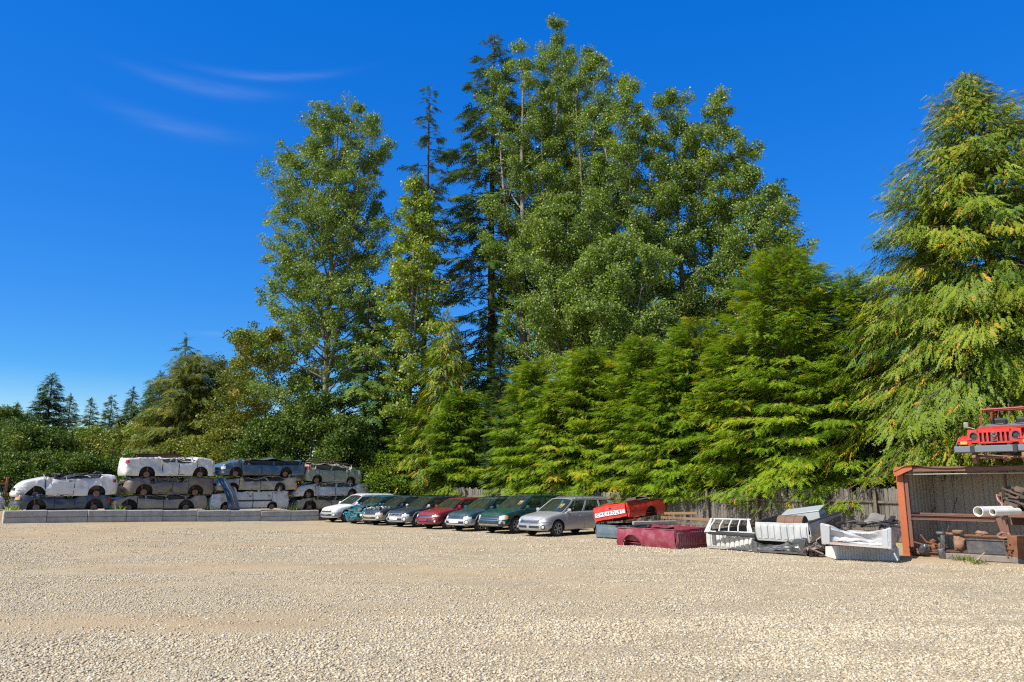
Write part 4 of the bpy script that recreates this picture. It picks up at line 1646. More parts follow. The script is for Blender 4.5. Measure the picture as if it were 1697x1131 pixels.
        for sd in (1, -1):
            car.patch(m, .25, 3.7, .37 + rise, .46 + rise, .012 if not big else .016, 8, 2, sd)
        m.build('air_intake', DARK, root, 38)
        if big:
            m = MB(); car.patch(m, -3.9, 3.9, .285 + rise, .345 + rise, .026, 14, 2)
            m.build('skid_plate', CHROME, root, 38)
        m = MB(); car.patch(m, -9.4, 9.4, .505 + rise, .525 + rise, .012, 28, 1)
        m.build('bumper_strip', mat if not clad else clad, root, 38)
    if plate:
        m = MB(); car.patch(m, -1.35, 1.35, .40 + rise, .53 + rise, .045, 6, 1)
        m.build('number_plate', PLATE if style == 'A' else mat, root, 38)
    if not hood:
        m = MB()
        rr = random.Random(4)
        z0 = car.zt(L / 2 - .6)
        for k in range(26):
            x, y = L / 2 - rr.uniform(.30, 1.15), rr.uniform(-.62, .62)
            m.bbox((x, y, z0 - .06 + rr.uniform(-.1, .08)), (rr.uniform(.08, .3), rr.uniform(.08, .3), rr.uniform(.08, .22)), .02, rr.uniform(0, 3))
        m.build('engine', GREASE, root, 40)
        m = MB()
        for k in range(12):
            x, y = L / 2 - rr.uniform(.25, 1.0), rr.uniform(-.6, .6)
            p0 = Vector((x, y, z0 + .02)); p1 = p0 + Vector((rr.uniform(-.3, .3), rr.uniform(-.4, .4), rr.uniform(-.02, .08)))
            m.tube([p0, (p0 + p1) / 2 + Vector((0, 0, .07)), p1], rr.uniform(.015, .04), 6)
        car.patch(m, -6.5, 6.5, h0 - .11, h0 - .07, -.01, 12, 1)
        m.build('radiator_support', ALU, root, 40)
    if marks:
        m = MB()
        rr = random.Random(i)
        for k in range(2):
            u0, v0 = .80 + .07 * k, .35
            a = [WS(u0 - .03 + .0, v0 + .0, .012), WS(u0 + .0, v0 + .12, .012), WS(u0 + .02, v0 + .30, .012)]
            m.tube(a, .012, 4)
            m.tube([WS(u0 - .03, v0 + .26, .012), a[1]], .012, 4)
        m.build('windshield_marking', MARK, root)
    return root, car


# colours of the row
white_p = paint('white_paint', (0.76, 0.76, 0.74), amt=.25)
teal_p = paint('teal_paint', (0.008, 0.085, 0.125), amt=.15, rough=.3)
navy_p = paint('navy_paint', (0.020, 0.040, 0.058), amt=.22, rough=.3)
slate_p = paint('slate_paint', (0.022, 0.034, 0.048), amt=.22, rough=.3)
maroon_p = paint('maroon_paint', (0.20, 0.018, 0.024), amt=.18, rough=.3)
bluegreen_p = paint('blue_green_paint', (0.022, 0.062, 0.078), amt=.25, rough=.3)
green_p = paint('green_paint', (0.012, 0.055, 0.043), amt=.2, rough=.28)
silver_p = paint('silver_paint', (0.40, 0.40, 0.41), amt=.22, rough=.33, metal=.35)
tan_p = paint('tan_bumper_paint', (0.36, 0.32, 0.25), amt=.2, rough=.4)
SILVCLAD = worn('silver_bumper', (0.44, 0.44, 0.46), amt=.2, rough=.38, metal=.3, coat=.4)

LAB = ['white wagon with grey bumper, first of the row, next to the concrete blocks',
       'teal wagon with its smashed front torn open',
       'dark blue wagon without a bonnet, tan bumper and amber lamp corner',
       'dark slate wagon with grey bumper and white plate, left of the maroon car',
       'maroon car with chrome grille frame, the only red one in the parked row',
       'dark blue-green wagon with pale grey bumper, between maroon car and green wagon',
       'bright dark-green tall wagon with wide chrome grille',
       'silver wagon with amber headlight corners, last of the row beside the red truck bed']
CFG = [dict(mat=white_p, clad=GREYCLAD, style='A', zr=1.47, rack=white_p, plate=False),
       dict(mat=teal_p, clad=None, crushed=True, zr=1.44, rack=False, plate=False),
       dict(mat=navy_p, clad=tan_p, style='A', zr=1.42, hood=False, plate=False),
       dict(mat=slate_p, clad=GREYCLAD, style='A', zr=1.43, mirrormat=SILVCLAD),
       dict(mat=maroon_p, clad=None, style='B', zr=1.40, rack=False, sedan=False, plate=True),
       dict(mat=bluegreen_p, clad=SILVCLAD, style='A', zr=1.42),
       dict(mat=green_p, clad=None, style='C', zr=1.56, rise=.06, r=.35, W=1.80, marks=True, mirrormat=green_p, plate=False),
       dict(mat=silver_p, clad=None, style='B', zr=1.49, marks=True, plate=False, rack=silver_p)]
# driver's side front wheel centres along the row (image columns measured at the tyre)
base_t = [0.0, 2.42, 4.55, 6.95, 9.45, 11.85, 14.25, 16.75]
for i in range(8):
    cfg = dict(CFG[i])
    L_, W_ = 4.68, cfg.get('W', 1.72)
    wheel = ROW0 + RV * base_t[i]
    wheel.z = 0
    # wheel sits at car-local (xf, W/2-.12)
    xf = L_ / 2 - .93
    yaw = YAW_F + rad([0, 1.5, -1, .5, -.5, 1, 0, -1][i])
    off = Matrix.Rotation(yaw, 3, 'Z') @ Vector((xf, W_ / 2 - .12, 0))
    p = wheel - off
    p.z = float(gh(p.x, p.y)) - .015
    mat = cfg.pop('mat')
    nm = 'station_wagon' if i != 4 else 'car'
    r_, c_ = parked_car(i, nm, LAB[i], mat, p, yaw, **cfg)
    if i == 1:      # what shows where the nose is gone
        rr = random.Random(8)
        m = MB()
        for k in range(16):
            x = c_.L / 2 - rr.uniform(.15, .55)
            p0 = Vector((x, rr.uniform(-.7, .7), rr.uniform(.40, .80)))
            p1 = p0 + Vector((rr.uniform(-.1, .18), rr.uniform(-.5, .5), rr.uniform(-.18, .18)))
            m.tube([p0, (p0 + p1) / 2 + Vector((.05, 0, .03)), p1], rr.uniform(.015, .04), 6)
        m.build('torn_structure', paint('bright_teal', (0.02, .22, .28), amt=.2), r_, 40)
        m = MB()
        for k in range(18):
            m.bbox((c_.L / 2 - rr.uniform(.25, .6), rr.uniform(-.65, .65), rr.uniform(.36, .78)),
                   (rr.uniform(.06, .25), rr.uniform(.08, .35), rr.uniform(.05, .2)), .015, rot=(rr.uniform(-.6, .6), rr.uniform(-.6, .6), rr.uniform(0, 3)))
        m.build('radiator', GREASE, r_, 40)
        m = MB()
        m.shell(lambda u, v: Vector((c_.L / 2 - .55 - .9 * u, (v - .5) * 1.45, .86 + .12 * u + .10 * math.sin(u * 5) * (1 - u) + .05 * math.sin(v * 7))), 8, 8, .012)
        m.build('buckled_bonnet', teal_p, r_, 40)

# ------------------------------------------------------------------ fence
f0, t0 = bearing_hit(596, FENCE0, RV)
f1, t1 = bearing_hit(1560, FENCE0, RV)
FL = (f1 - f0).length
fence = empty('wooden_fence', f0, YAW_R, 'weathered grey board fence running behind the parked cars to the container', 'fence')
mw, N, o = new_mat('weathered_boards')
b = N.n('ShaderNodeBsdfPrincipled')
b.inputs['Roughness'].default_value = .9
b.inputs['Specular IOR Level'].default_value = .15
a_ = N.n('ShaderNodeAttribute', attribute_name='tint')
tcn = N.n('ShaderNodeTexCoord')
mp = N.n('ShaderNodeMapping'); mp.inputs['Scale'].default_value = (1, 1, .12)
N.link(tcn.outputs['Object'], mp.inputs[0])
grain = N.noise(mp.outputs[0], 22, 6, .7)
c = N.ramp(a_.outputs['Fac'], [(0, (.085, .078, .068)), (.4, (.165, .15, .13)), (.75, (.235, .21, .18)), (1, (.25, .19, .13))])
c = N.mix(1.0, c, N.ramp(grain, [(.25, .5), (.75, 1.25)]), 'MULTIPLY')
N.link(c, b.inputs['Base Color'])
bp = N.n('ShaderNodeBump'); bp.inputs['Strength'].default_value = .5; bp.inputs['Distance'].default_value = .01
N.link(grain, bp.inputs['Height']); N.link(bp.outputs[0], b.inputs['Normal'])
N.link(b.outputs[0], o.inputs[0])
MB_WOOD = mw
rr = random.Random(12)
m = MB()
tint = []
x = 0.0
while x < FL:
    wd = rr.uniform(.13, .17)
    h = 1.86 + rr.uniform(-.05, .06) + .10 * math.sin(x * .21)
    if rr.random() < .04:
        h -= rr.uniform(.1, .35)
    if rr.random() > .02:
        ty = rr.uniform(0, .012)
        tl = rr.uniform(-.012, .012)
        vs = [(x + tl * 0, ty - .01, .02), (x + wd - .008, ty - .01, .02), (x + wd - .008 + tl * 1.8, ty - .01, h), (x + tl * 1.8 + .012, ty - .01, h + rr.uniform(-.03, .02))]
        vs += [(a, b_ + .02, c_) for a, b_, c_ in vs]
        m.add(vs, [(0, 1, 2, 3), (7, 6, 5, 4), (0, 4, 5, 1), (1, 5, 6, 2), (2, 6, 7, 3), (3, 7, 4, 0)])
        tint += [min(1, max(0, rr.gauss(.45, .2)))] * 8
    x += wd
bo = m.build('board_panel', mw, fence)
ta = bo.data.attributes.new('tint', 'FLOAT', 'POINT')
ta.data.foreach_set('value', np.array(tint, dtype=np.float32))
wood_dark = simple('old_timber', (.15, .12, .095), .9, var=.35, scale=5, spec=.15)
# rails and posts face the yard
sd_ = -1
for z in (.45, 1.45):
    m = MB()
    x = 0
    while x < FL - .1:
        L2 = min(2.42, FL - x)
        m.box((x + L2 / 2, sd_ * .055, z + rr.uniform(-.03, .03)), (L2 - .01, .045, .09), rot=(0, rr.uniform(-.006, .006), 0))
        x += 2.42
    m.build('rail', wood_dark, fence)
x = 0.1
while x < FL:
    m = MB()
    m.bbox((x, sd_ * .135, .95), (.11, .11, 1.9 + rr.uniform(-.05, .12)), .01, rot=(rr.uniform(-.02, .02), rr.uniform(-.02, .02), 0))
    m.build('post', wood_dark, fence)
    x += 2.42
# ------------------------------------------------------------------ concrete blocks and the terrace behind them
B0 = gp(4, 868.5)
B1 = gp(528, 863)
DW = Vector((B1.x - B0.x, B1.y - B0.y, 0)).normalized()
NW = Vector((-DW.y, DW.x, 0))
YAW_W = math.atan2(DW.y, DW.x)
NB = 9
BL = ((B1 - B0).length) / NB
mc, N, o = new_mat('cast_concrete')
b = N.n('ShaderNodeBsdfPrincipled')
b.inputs['Roughness'].default_value = .9
b.inputs['Specular IOR Level'].default_value = .2
tcn = N.n('ShaderNodeTexCoord')
oi = N.n('ShaderNodeObjectInfo')
va = N.n('ShaderNodeVectorMath', operation='ADD')
N.link(tcn.outputs['Object'], va.inputs[0]); N.link(oi.outputs['Location'], va.inputs[1])
n1 = N.noise(va.outputs[0], 2.5, 7, .65)
c = N.ramp(n1, [(.25, (.27, .255, .225)), (.55, (.39, .372, .335)), (.8, (.46, .44, .40))])
mp = N.n('ShaderNodeMapping'); mp.inputs['Scale'].default_value = (1, 1, .15)
N.link(va.outputs[0], mp.inputs[0])
st = N.ramp(N.noise(mp.outputs[0], 7, 5, .6), [(.55, 1.0), (.75, .72)])
c = N.mix(1.0, c, st, 'MULTIPLY')
N.link(c, b.inputs['Base Color'])
bp = N.n('ShaderNodeBump'); bp.inputs['Strength'].default_value = .4; bp.inputs['Distance'].default_value = .02
N.link(N.noise(va.outputs[0], 14, 6, .7), bp.inputs['Height']); N.link(bp.outputs[0], b.inputs['Normal'])
N.link(b.outputs[0], o.inputs[0])

BH = 0.61
ordn = ['first block at the left edge of the photo, its lit end showing', 'second block from the left edge', 'third block from the left edge',
        'fourth block from the left, below the nose of the tan sedan wreck', 'fifth block from the left, below the middle of the tan sedan',
        'sixth block from the left, below the tail of the tan sedan', 'block below the upright blue car panel', 'block below the lowest white boxy wreck',
        'last block on the right, half hidden by the white parked wagon']
prof = [(0, .015), (0, .27), (.045, .305), (0, .34), (0, .575), (.03, .61), (.57, .61), (.60, .58), (.60, 0), (.02, 0)]
rr = random.Random(3)
for i in range(NB):
    m = MB()
    L_ = BL - .018
    vs, n = [], len(prof)
    for x in (0, .012, L_ - .012, L_):
        ins = .014 if x in (0, L_) else 0
        for (y, z) in prof:
            vs.append((x, y + (ins if y < .3 else -ins), z - (ins if z > .5 else 0)))
    fs = [tuple(range(n)), tuple(3 * n + k for k in range(n))[::-1]]
    for s_ in range(3):
        for k in range(n):
            fs.append((s_ * n + k, (s_ + 1) * n + k, (s_ + 1) * n + (k + 1) % n, s_ * n + (k + 1) % n))
    m.add(vs, fs)
    p = B0 + DW * (BL * i + .009) + NW * rr.uniform(-.03, .03)
    o_ = m.build('concrete_block', mc, None, 30)
    o_.location = (p.x, p.y, float(gh(p.x + .5, p.y + .4)) - .02)
    o_.rotation_euler = (0, rr.uniform(-.006, .006), YAW_W + rr.uniform(-.008, .008))
    tag(o_, 'grey concrete block, ' + ordn[i], 'concrete block', 'concrete blocks of the low retaining wall')


def terr(u, v):
    p = B0 + DW * lerp(-14, (B1 - B0).length + 1.5, u) + NW * lerp(.45, 10, v)
    z = gz(p.x, p.y) + (BH - .07) * (1 - .9 * sstep(.93, 1, u)) + .10 * (float(fbm(p.x * .5, p.y * .5, 5)) - .5)
    return Vector((p.x, p.y, z - (.6 if v == 0 else 0)))


m = MB()
m.grid(terr, 60, 24)
t_ = m.build('raised_ground', mg, None, 60)
tag(t_, kind='structure')
ta = t_.data.attributes.new('dirt', 'FLOAT', 'POINT')
ta.data.foreach_set('value', np.full(len(t_.data.vertices), .9, dtype=np.float32))


def wline(px, off):
    """point of the wreck row in picture column px, off metres behind the wall face"""
    h, t = bearing_hit(px, B0 + NW * off, DW)
    return h


GW = 'crushed cars stacked behind the concrete blocks'


def crumple(o_, amp, freq, fn=None, seed=0):
    ov = Vector((seed * 7.3, seed * 3.1, seed * 1.7))
    for v_ in o_.data.vertices:
        k = amp * (fn(v_.co) if fn else 1)
        if k:
            v_.co += noise.noise_vector(v_.co * freq + ov) * k
    o_.data.update()


def wreck(seed, name, label, pxl, pxr, ytop, ybot, nose, mat, top, W=1.74, off=1.45, fo=.95, wbf=.57, cabin=(.30, .86), tilt=0.0, roofmat=None, roofz=.06, ramp=.13, tail=True,
          head=True, hubs=(1, 1), strip=None, engine=False, doors=((.27, .52), (.53, .76)), nosep=.5, tailp=.3, glassy=False, bedrec=None, lowz=.20, drop=0.0, pillars=True, ra=.41, roof=True, cat='wrecked car'):
    near = off - W / 2
    a, b_ = wline(pxl, near), wline(pxr, near)
    L_ = (b_ - a).length
    mid = (a + b_) / 2 + NW * (W / 2)
    ym = (a.y + b_.y) / 2
    zb, zt_ = at((pxl + pxr) / 2, ybot, ym).z, at((pxl + pxr) / 2, ytop, ym).z
    H = zt_ - zb
    yaw = YAW_W + (PI if nose == 'L' else 0)
    vis = 1 if nose == 'L' else -1            # side turned to the camera (car's left when it points left)
    root = empty(name, (mid.x, mid.y, zb - lowz), 0, label, cat, GW)
    rt = random.Random(seed * 7 + 1)
    root.rotation_euler = (rt.uniform(-.02, .02), (tilt if nose == 'R' else -tilt) + rt.uniform(-.012, .012), yaw + rt.uniform(-.025, .025))
    tp = [(d * L_, lowz + H * h) for d, h in top]
    car = Car(L=L_, W=W, wb=L_ * wbf, fo=fo, ra=ra, zc=lowz + .10 + drop, top=tp, low=lowz, nose=nosep, tail=tailp,
              cabin=(L_ / 2 - L_ * cabin[0], L_ / 2 - L_ * cabin[1]) if cabin else None,
              engine=(L_ / 2 - .25, L_ / 2 - L_ * cabin[0] + .12) if engine else None, crown=.05,
              bed=(L_ / 2 - L_ * bedrec[0], L_ / 2 - L_ * bedrec[1]) if bedrec else None)
    bo = car.body(MB()).build('body', [mat, WELL], root, 42)
    cf = lambda co: .35 + .65 * sstep(lowz + .2, lowz + H, co.z)
    rd = random.Random(seed * 13 + 5)
    dents = [(rd.uniform(-L_ / 2, L_ / 2), lowz + rd.uniform(.2, 1.0) * H, rd.uniform(.12, .38), rd.uniform(.04, .13)) for _ in range(9)]

    def dent(o_):
        for v_ in o_.data.vertices:
            if v_.co.y * vis > 0:
                q = Vector((v_.co.x * 2.6, v_.co.z * 4.2, seed * 1.37))
                k = .05 * (abs(noise.noise(q)) + .5 * abs(noise.noise(q * 2.1)) - .15)
                for dx, dzz, r_, dp in dents:
                    d2 = math.hypot(v_.co.x - dx, (v_.co.z - dzz) * 1.3) / r_
                    if d2 < 1:
                        k += dp * (1 - d2)
                v_.co.y -= vis * k * min(1, abs(v_.co.y) / (W * .4))
                v_.co.z -= .5 * k * sstep(lowz + .5 * H, lowz + H, v_.co.z)
        o_.data.update()
    dent(bo)
    crumple(bo, .05, 1.9, cf, seed)
    crumple(bo, .03, 5.0, cf, seed + 50)
    well_parts(root, car)
    if hubs[0]:
        hub_parts(root, car, car.xf, vis)
    if hubs[1]:
        hub_parts(root, car, car.xr, vis)
    X = lambda f: L_ / 2 - L_ * f
    for (f0_, f1_) in doors:
        m = MB()
        car.patch(m, car.cx(X(f0_ - .008)), car.cx(X(f1_ + .008)), lambda t: max(lowz + .04, car.arch(X(lerp(f0_, f1_, t))) + .015),
                  lambda t: car.zt(X(lerp(f0_, f1_, t))) - .01, .004, 12, 7, vis)
        sl = m.build('door_gap_shade', DARK, root, 42)  # dark sheet standing in for the shadowed gap around the door
        dent(sl)
        crumple(sl, .05, 1.9, cf, seed)
        crumple(sl, .03, 5.0, cf, seed + 50)
        m = MB()
        car.patch(m, car.cx(X(f0_)), car.cx(X(f1_)), lambda t: max(lowz + .07, car.arch(X(lerp(f0_, f1_, t))) + .03),
                  lambda t: car.zt(X(lerp(f0_, f1_, t))) - .03, .018, 12, 7, vis)
        d = m.build('door', mat, root, 42)
        dent(d)
        crumple(d, .05, 1.9, cf, seed)
        crumple(d, .03, 5.0, cf, seed + 50)
        h_ = MB()
        p = car.pt(car.cx(X(f1_) + .16), lowz + H * .72, .04, vis)
        h_.bbox(tuple(p), (.16, .035, .04), .01)
        h_.build('handle', DARK, d, 40)
    m = MB()
    p = car.pt(car.cx(X(doors[0][0] + .02)), car.zt(X(doors[0][0] + .02)) - .08, .05, vis)
    m.blob(p, (.09, .05, .09), seed, .3)
    m.build('side_mirror', DARK if seed % 2 else mat, root, 50)
    if strip:
        m = MB()
        for q0, q1 in ((.27, .52), (.53, .76)):
            car.patch(m, car.cx(X(q0)), car.cx(X(q1)), lowz + H * .42, lowz + H * .50, .03, 10, 1, vis)
        m.build('trim_strip', strip, root, 40)
    rr = random.Random(seed)
    # the flattened roof: buckled sheet lying on the doors
    rm = roofmat or mat
    if cabin and roof:
        f0_, f1_ = cabin
        m = MB()
        ph = rr.uniform(0, 6)

        def RS(u, v):
            x = X(lerp(f0_ + .03, f1_ - .02, u))
            y = lerp(-W / 2 + .04, W / 2 - .04, v)
            edge = abs(2 * v - 1)
            z = -H * (.20 if ytop < 772 else .10) * (u if seed % 2 else 1 - u) * (.6 + .4 * math.sin(v * 3 + seed)) + lowz + H * (1.0 - .06 * abs(2 * u - 1)) + roofz - .05 * edge ** 4 + ramp * (.6 * math.sin(u * 9 + ph) * math.sin(v * 5 + ph) + noise.noise(Vector((u * 5, v * 4, seed))) * 1.1)
            return Vector((x, y + .05 * noise.noise(Vector((u * 6, v * 3, seed + 9))), z))
        m.shell(RS, 22, 10, -.02)
        m.build('crushed_roof', rm, root, 40)
        if pillars:
            for f in (f0_ + .02, (f0_ + f1_) / 2, f1_ - .05):
                for sd in (1, -1):
                    m = MB()
                    x = X(f)
                    p0 = Vector((x, sd * (W / 2 - .10), car.zt(x) - .03))
                    p1 = p0 + Vector((rr.uniform(-.15, .15), -sd * .03, H * .24))
                    p2 = p1 + Vector((rr.uniform(-.3, .3), -sd * .10, rr.uniform(0, .06)))
                    m.tube([p0, p1, p2], [.07, .055, .04], 5)
                    m.build('bent_pillar', rm, root, 40)
        m = MB()
        m.box((X((f0_ + f1_) / 2), 0, lowz + H * .62), (L_ * (f1_ - f0_) - .25, W - .34, H * .62))  # solid dark box added so the window gaps look shaded
        for k in range(9):
            x, y = X(rr.uniform(f0_ + .04, f1_ - .04)), rr.uniform(-.3, .72) * vis
            m.bbox((x, y, car.zt(x) + rr.uniform(.0, .22 * H)), (rr.uniform(.2, .6), rr.uniform(.15, .5), rr.uniform(.04, .12)), .015,
                   rot=(rr.uniform(-.3, .3), rr.uniform(-.3, .3), rr.uniform(0, 3)))
        m.build('debris_dark_fill', [DARK, FABRIC, GREASE][seed % 3], root, 40)
    m = MB()
    for k in range(4):
        x = X(rr.uniform(.2, .9))
        y = vis * (W / 2 - rr.uniform(.02, .25))
        a = Vector((x, y - vis * .2, lowz + H * rr.uniform(.95, 1.05)))
        b2 = Vector((x + rr.uniform(-.5, .5), vis * (W / 2 + .03), lowz + H * rr.uniform(.75, 1.0)))
        m.tube([a, (a + b2) / 2 + Vector((0, vis * .05, .05)), b2], rr.uniform(.012, .03), 5)
    m.build('loose_trim', [DARK, ALU, rm][seed % 3], root, 40)
    if glassy:
        m = MB()
        m.grid(lambda u, v: Vector((X(lerp(.20, cabin[0] + .10, v)), lerp(-.68, .68, u), car.zt(X(.22)) + .02 + v * (.10) + .05 * noise.noise(Vector((u * 4, v * 4, seed))))), 10, 6)
        m.build('broken_windshield', BROKEN, root, 60)
    h1 = car.zt(L_ / 2 - .1)
    if head:
        m = MB()
        car.patch(m, 5.2, 8.8, h1 - .20, lambda t: h1 - .07 + .02 * t, .015, 8, 3, vis)
        m.build('headlight', head if head is not True else LENS, root, 40)
        m = MB(); car.patch(m, -3.5, 3.5, h1 - .22, h1 - .10, .012, 10, 2)
        m.build('grille', DARK, root, 40)
        m = MB(); car.patch(m, 5.4, 8.2, lowz + .10, lowz + .20, .014, 6, 2, vis)
        m.build('fog_light', GREYCLAD, root, 40)
    if tail:
        m = MB()
        hz = car.zt(-L_ / 2 + .05)
        car.patch(m, car.NC - 9.4, car.NC - 4.5, hz - .26, hz - .10, .014, 8, 3, vis)
        m.build('tail_light', REDLENS, root, 40)
    if engine:
        m = MB()
        for k in range(22):
            x = L_ / 2 - rr.uniform(.0, L_ * cabin[0] * .8)
            m.bbox((x, rr.uniform(-.68, .68), car.zt(x) - rr.uniform(-.08, .3)), (rr.uniform(.08, .35), rr.uniform(.08, .4), rr.uniform(.06, .25)), .02,
                   rot=(rr.uniform(-.4, .4), rr.uniform(-.4, .4), rr.uniform(0, 3)))
        m.build('exposed_engine', GREASE, root, 40)
        m = MB()
        for k in range(12):
            x = L_ / 2 - rr.uniform(-.12, .5)
            p0 = Vector((x, rr.uniform(-.7, .7), car.zt(x) - rr.uniform(-.05, .45)))
            p1 = p0 + Vector((rr.uniform(-.2, .2), rr.uniform(-.5, .5), rr.uniform(-.15, .15)))
            m.tube([p0, (p0 + p1) / 2 + Vector((.04, 0, .04)), p1], rr.uniform(.012, .04), 5)
        m.build('bent_metal', ALU, root, 40)
    return root, car, H


wh = worn('wreck_white', (0.62, 0.60, 0.56), dirt=(.42, .34, .25), amt=.42, rough=.4)
wh2 = worn('wreck_dull_white', (0.50, 0.49, 0.47), dirt=(.36, .31, .25), amt=.45, rough=.45)
charcoal = worn('wreck_charcoal', (0.05, 0.057, 0.07), dirt=(.09, .075, .058), amt=.5, rough=.5)
tan = worn('wreck_tan', (0.26, 0.205, 0.145), dirt=(.20, .155, .10), amt=.5, rough=.5)
brown = worn('wreck_brown', (0.15, 0.12, 0.09), dirt=(.21, .16, .105), amt=.55, rough=.55)
beige = worn('wreck_beige', (0.36, 0.305, 0.215), dirt=(.27, .21, .14), amt=.4, rough=.45)
blue = worn('wreck_blue', (0.060, 0.105, 0.150), dirt=(.20, .18, .15), amt=.35, rough=.38)
gold = worn('wreck_gold', (0.30, 0.25, 0.165), dirt=(.22, .17, .11), amt=.5, rough=.5)
palegreen = worn('wreck_pale_green', (0.235, 0.25, 0.185), dirt=(.25, .21, .15), amt=.3, rough=.4)
silver_w = worn('wreck_silver', (0.47, 0.47, 0.47), dirt=(.33, .28, .22), amt=.35, rough=.4, metal=.2)
CARTOP = [(0, .56), (.03, .66), (.14, .80), (.25, .93), (.29, .93), (.32, .72), (.55, .69), (.80, .72), (.85, .96), (.97, .97), (1, .84)]
VANTOP = [(0, .54), (.03, .64), (.10, .76), (.20, .92), (.25, .93), (.28, .70), (.60, .67), (.93, .70), (.97, .90), (1, .90)]
TRUCKTOP = [(0, .76), (.02, .88), (.12, .95), (.24, .98), (.27, .74), (.45, .71), (.62, .74), (.66, .98), (.98, .97), (1, .88)]
COUPETOP = [(0, .44), (.02, .52), (.10, .70), (.22, .84), (.32, .91), (.36, .84), (.60, .86), (.80, .92), (.85, 1.0), (.95, .99), (1, .86)]

# bottom row
wreck(1, 'wrecked_car', 'crushed car at the left edge with only a silver bonnet and dark torn side showing', -70, 13, 819, 845, 'R', silver_w, CARTOP, off=2.6, tail=False, hubs=(1, 0), engine=False)
wreck(2, 'wrecked_pickup', 'flattened charcoal pickup with a blue bed side, under the white coupe', 17, 186, 819.5, 845, 'L', charcoal, TRUCKTOP, fo=1.05, cabin=(.24, .52),
          bedrec=(.56, .97), head=AMBER, doors=((.22, .40), (.41, .60)), cat='wrecked pickup')
r3 = wreck(3, 'wrecked_sedan', 'dusty tan sedan wreck on the bottom of the second stack, blue front corner', 181, 346, 820.5, 845, 'L', tan, CARTOP, head=AMBER, tail=False, cabin=(.33, .80))
wreck(6, 'wrecked_sedan', 'boxy white wreck with black side strip, at the bottom of the third stack', 346, 480, 814, 843, 'L', wh2,
      [(0, .70), (.02, .84), (.20, .92), (.28, 1.0), (.95, 1.0), (1, .95)], head=True, strip=DARK, cabin=(.30, .90), nosep=.3, tailp=.2, ra=.30)
wreck(9, 'wrecked_sedan', 'dull gold wreck at the bottom of the last stack with its black front torn open', 489, 600, 822, 843, 'L', gold, CARTOP, engine=True, head=False, hubs=(1, 1))
# middle row
wreck(10, 'wrecked_coupe', 'white coupe wreck with crushed black soft top, on the charcoal pickup', 17, 194, 788, 822, 'L', wh, COUPETOP, fo=1.0, ra=.40, roofmat=DARK, roofz=.03, ramp=.07,
      cabin=(.36, .84), doors=((.30, .56),), tilt=-.012, nosep=.9, tailp=.4)
wreck(11, 'wrecked_pickup', 'brown dusty pickup wreck with torn chrome front, in the middle of the second stack', 203, 354, 791, 819, 'L', brown, TRUCKTOP, engine=True, head=False, cabin=(.30, .62),
      bedrec=(.66, .97), doors=((.27, .50), (.51, .68)), cat='wrecked pickup')
wreck(12, 'wrecked_wagon', 'beige wagon wreck with red tail light, in the middle of the third stack', 356, 493, 790.5, 812, 'L', beige, CARTOP, cabin=(.30, .93), head=True, ra=.33)
wreck(13, 'wrecked_sedan', 'dirty silver-white sedan wreck in the middle of the last stack', 486, 612, 800, 822, 'L', silver_w, CARTOP, cabin=(.30, .78), head=AMBER, tail=False, ra=.33, strip=None)
# top row
wreck(20, 'wrecked_pickup', 'white pickup wreck carrying brown steel beams, facing right on the second stack', 199, 357, 758, 789, 'R', wh, TRUCKTOP, cabin=(.26, .66), bedrec=(.70, .97), roofz=.02, ramp=.05,
      doors=((.24, .43), (.44, .60)), ra=.40, cat='wrecked pickup', head=True, tail=True)
wreck(21, 'wrecked_minivan', 'blue minivan wreck with shattered windshield, topmost on the third stack', 358, 505, 762, 788, 'L', blue, VANTOP, cabin=(.26, .96), roofmat=blue, roofz=.08, ramp=.10, glassy=True,
      head=True, doors=((.24, .46), (.47, .70)), ra=.38, cat='wrecked minivan')
wreck(22, 'wrecked_minivan', 'pale green minivan wreck facing right, topmost on the last stack under brown planks', 503, 602, 770, 800, 'R', palegreen, VANTOP, cabin=(.28, .90), roofmat=palegreen, roofz=.05, ramp=.08,
      tail=True, head=False, doors=((.30, .52), (.53, .78)), ra=.33, tilt=.04, cat='wrecked minivan')


def onpx(px, py, off):
    h = wline(px, off)
    return at(px, py, h.y)


# loose things on and between the stacks
def beam(p0, p1, w_, h_, mat, name, label, cat, group, off=None):
    d = p1 - p0
    L_ = d.length
    m = MB()
    m.box((L_ / 2, 0, h_ - .012), (L_, w_, .024))
    m.box((L_ / 2, 0, .012), (L_, w_, .024))
    m.box((L_ / 2, 0, h_ / 2), (L_, .03, h_ - .05))
    o_ = m.build(name, mat)
    o_.location = p0
    o_.rotation_euler = (0, -math.asin(d.z / L_), math.atan2(d.y, d.x))
    return tag(o_, label, cat, group)


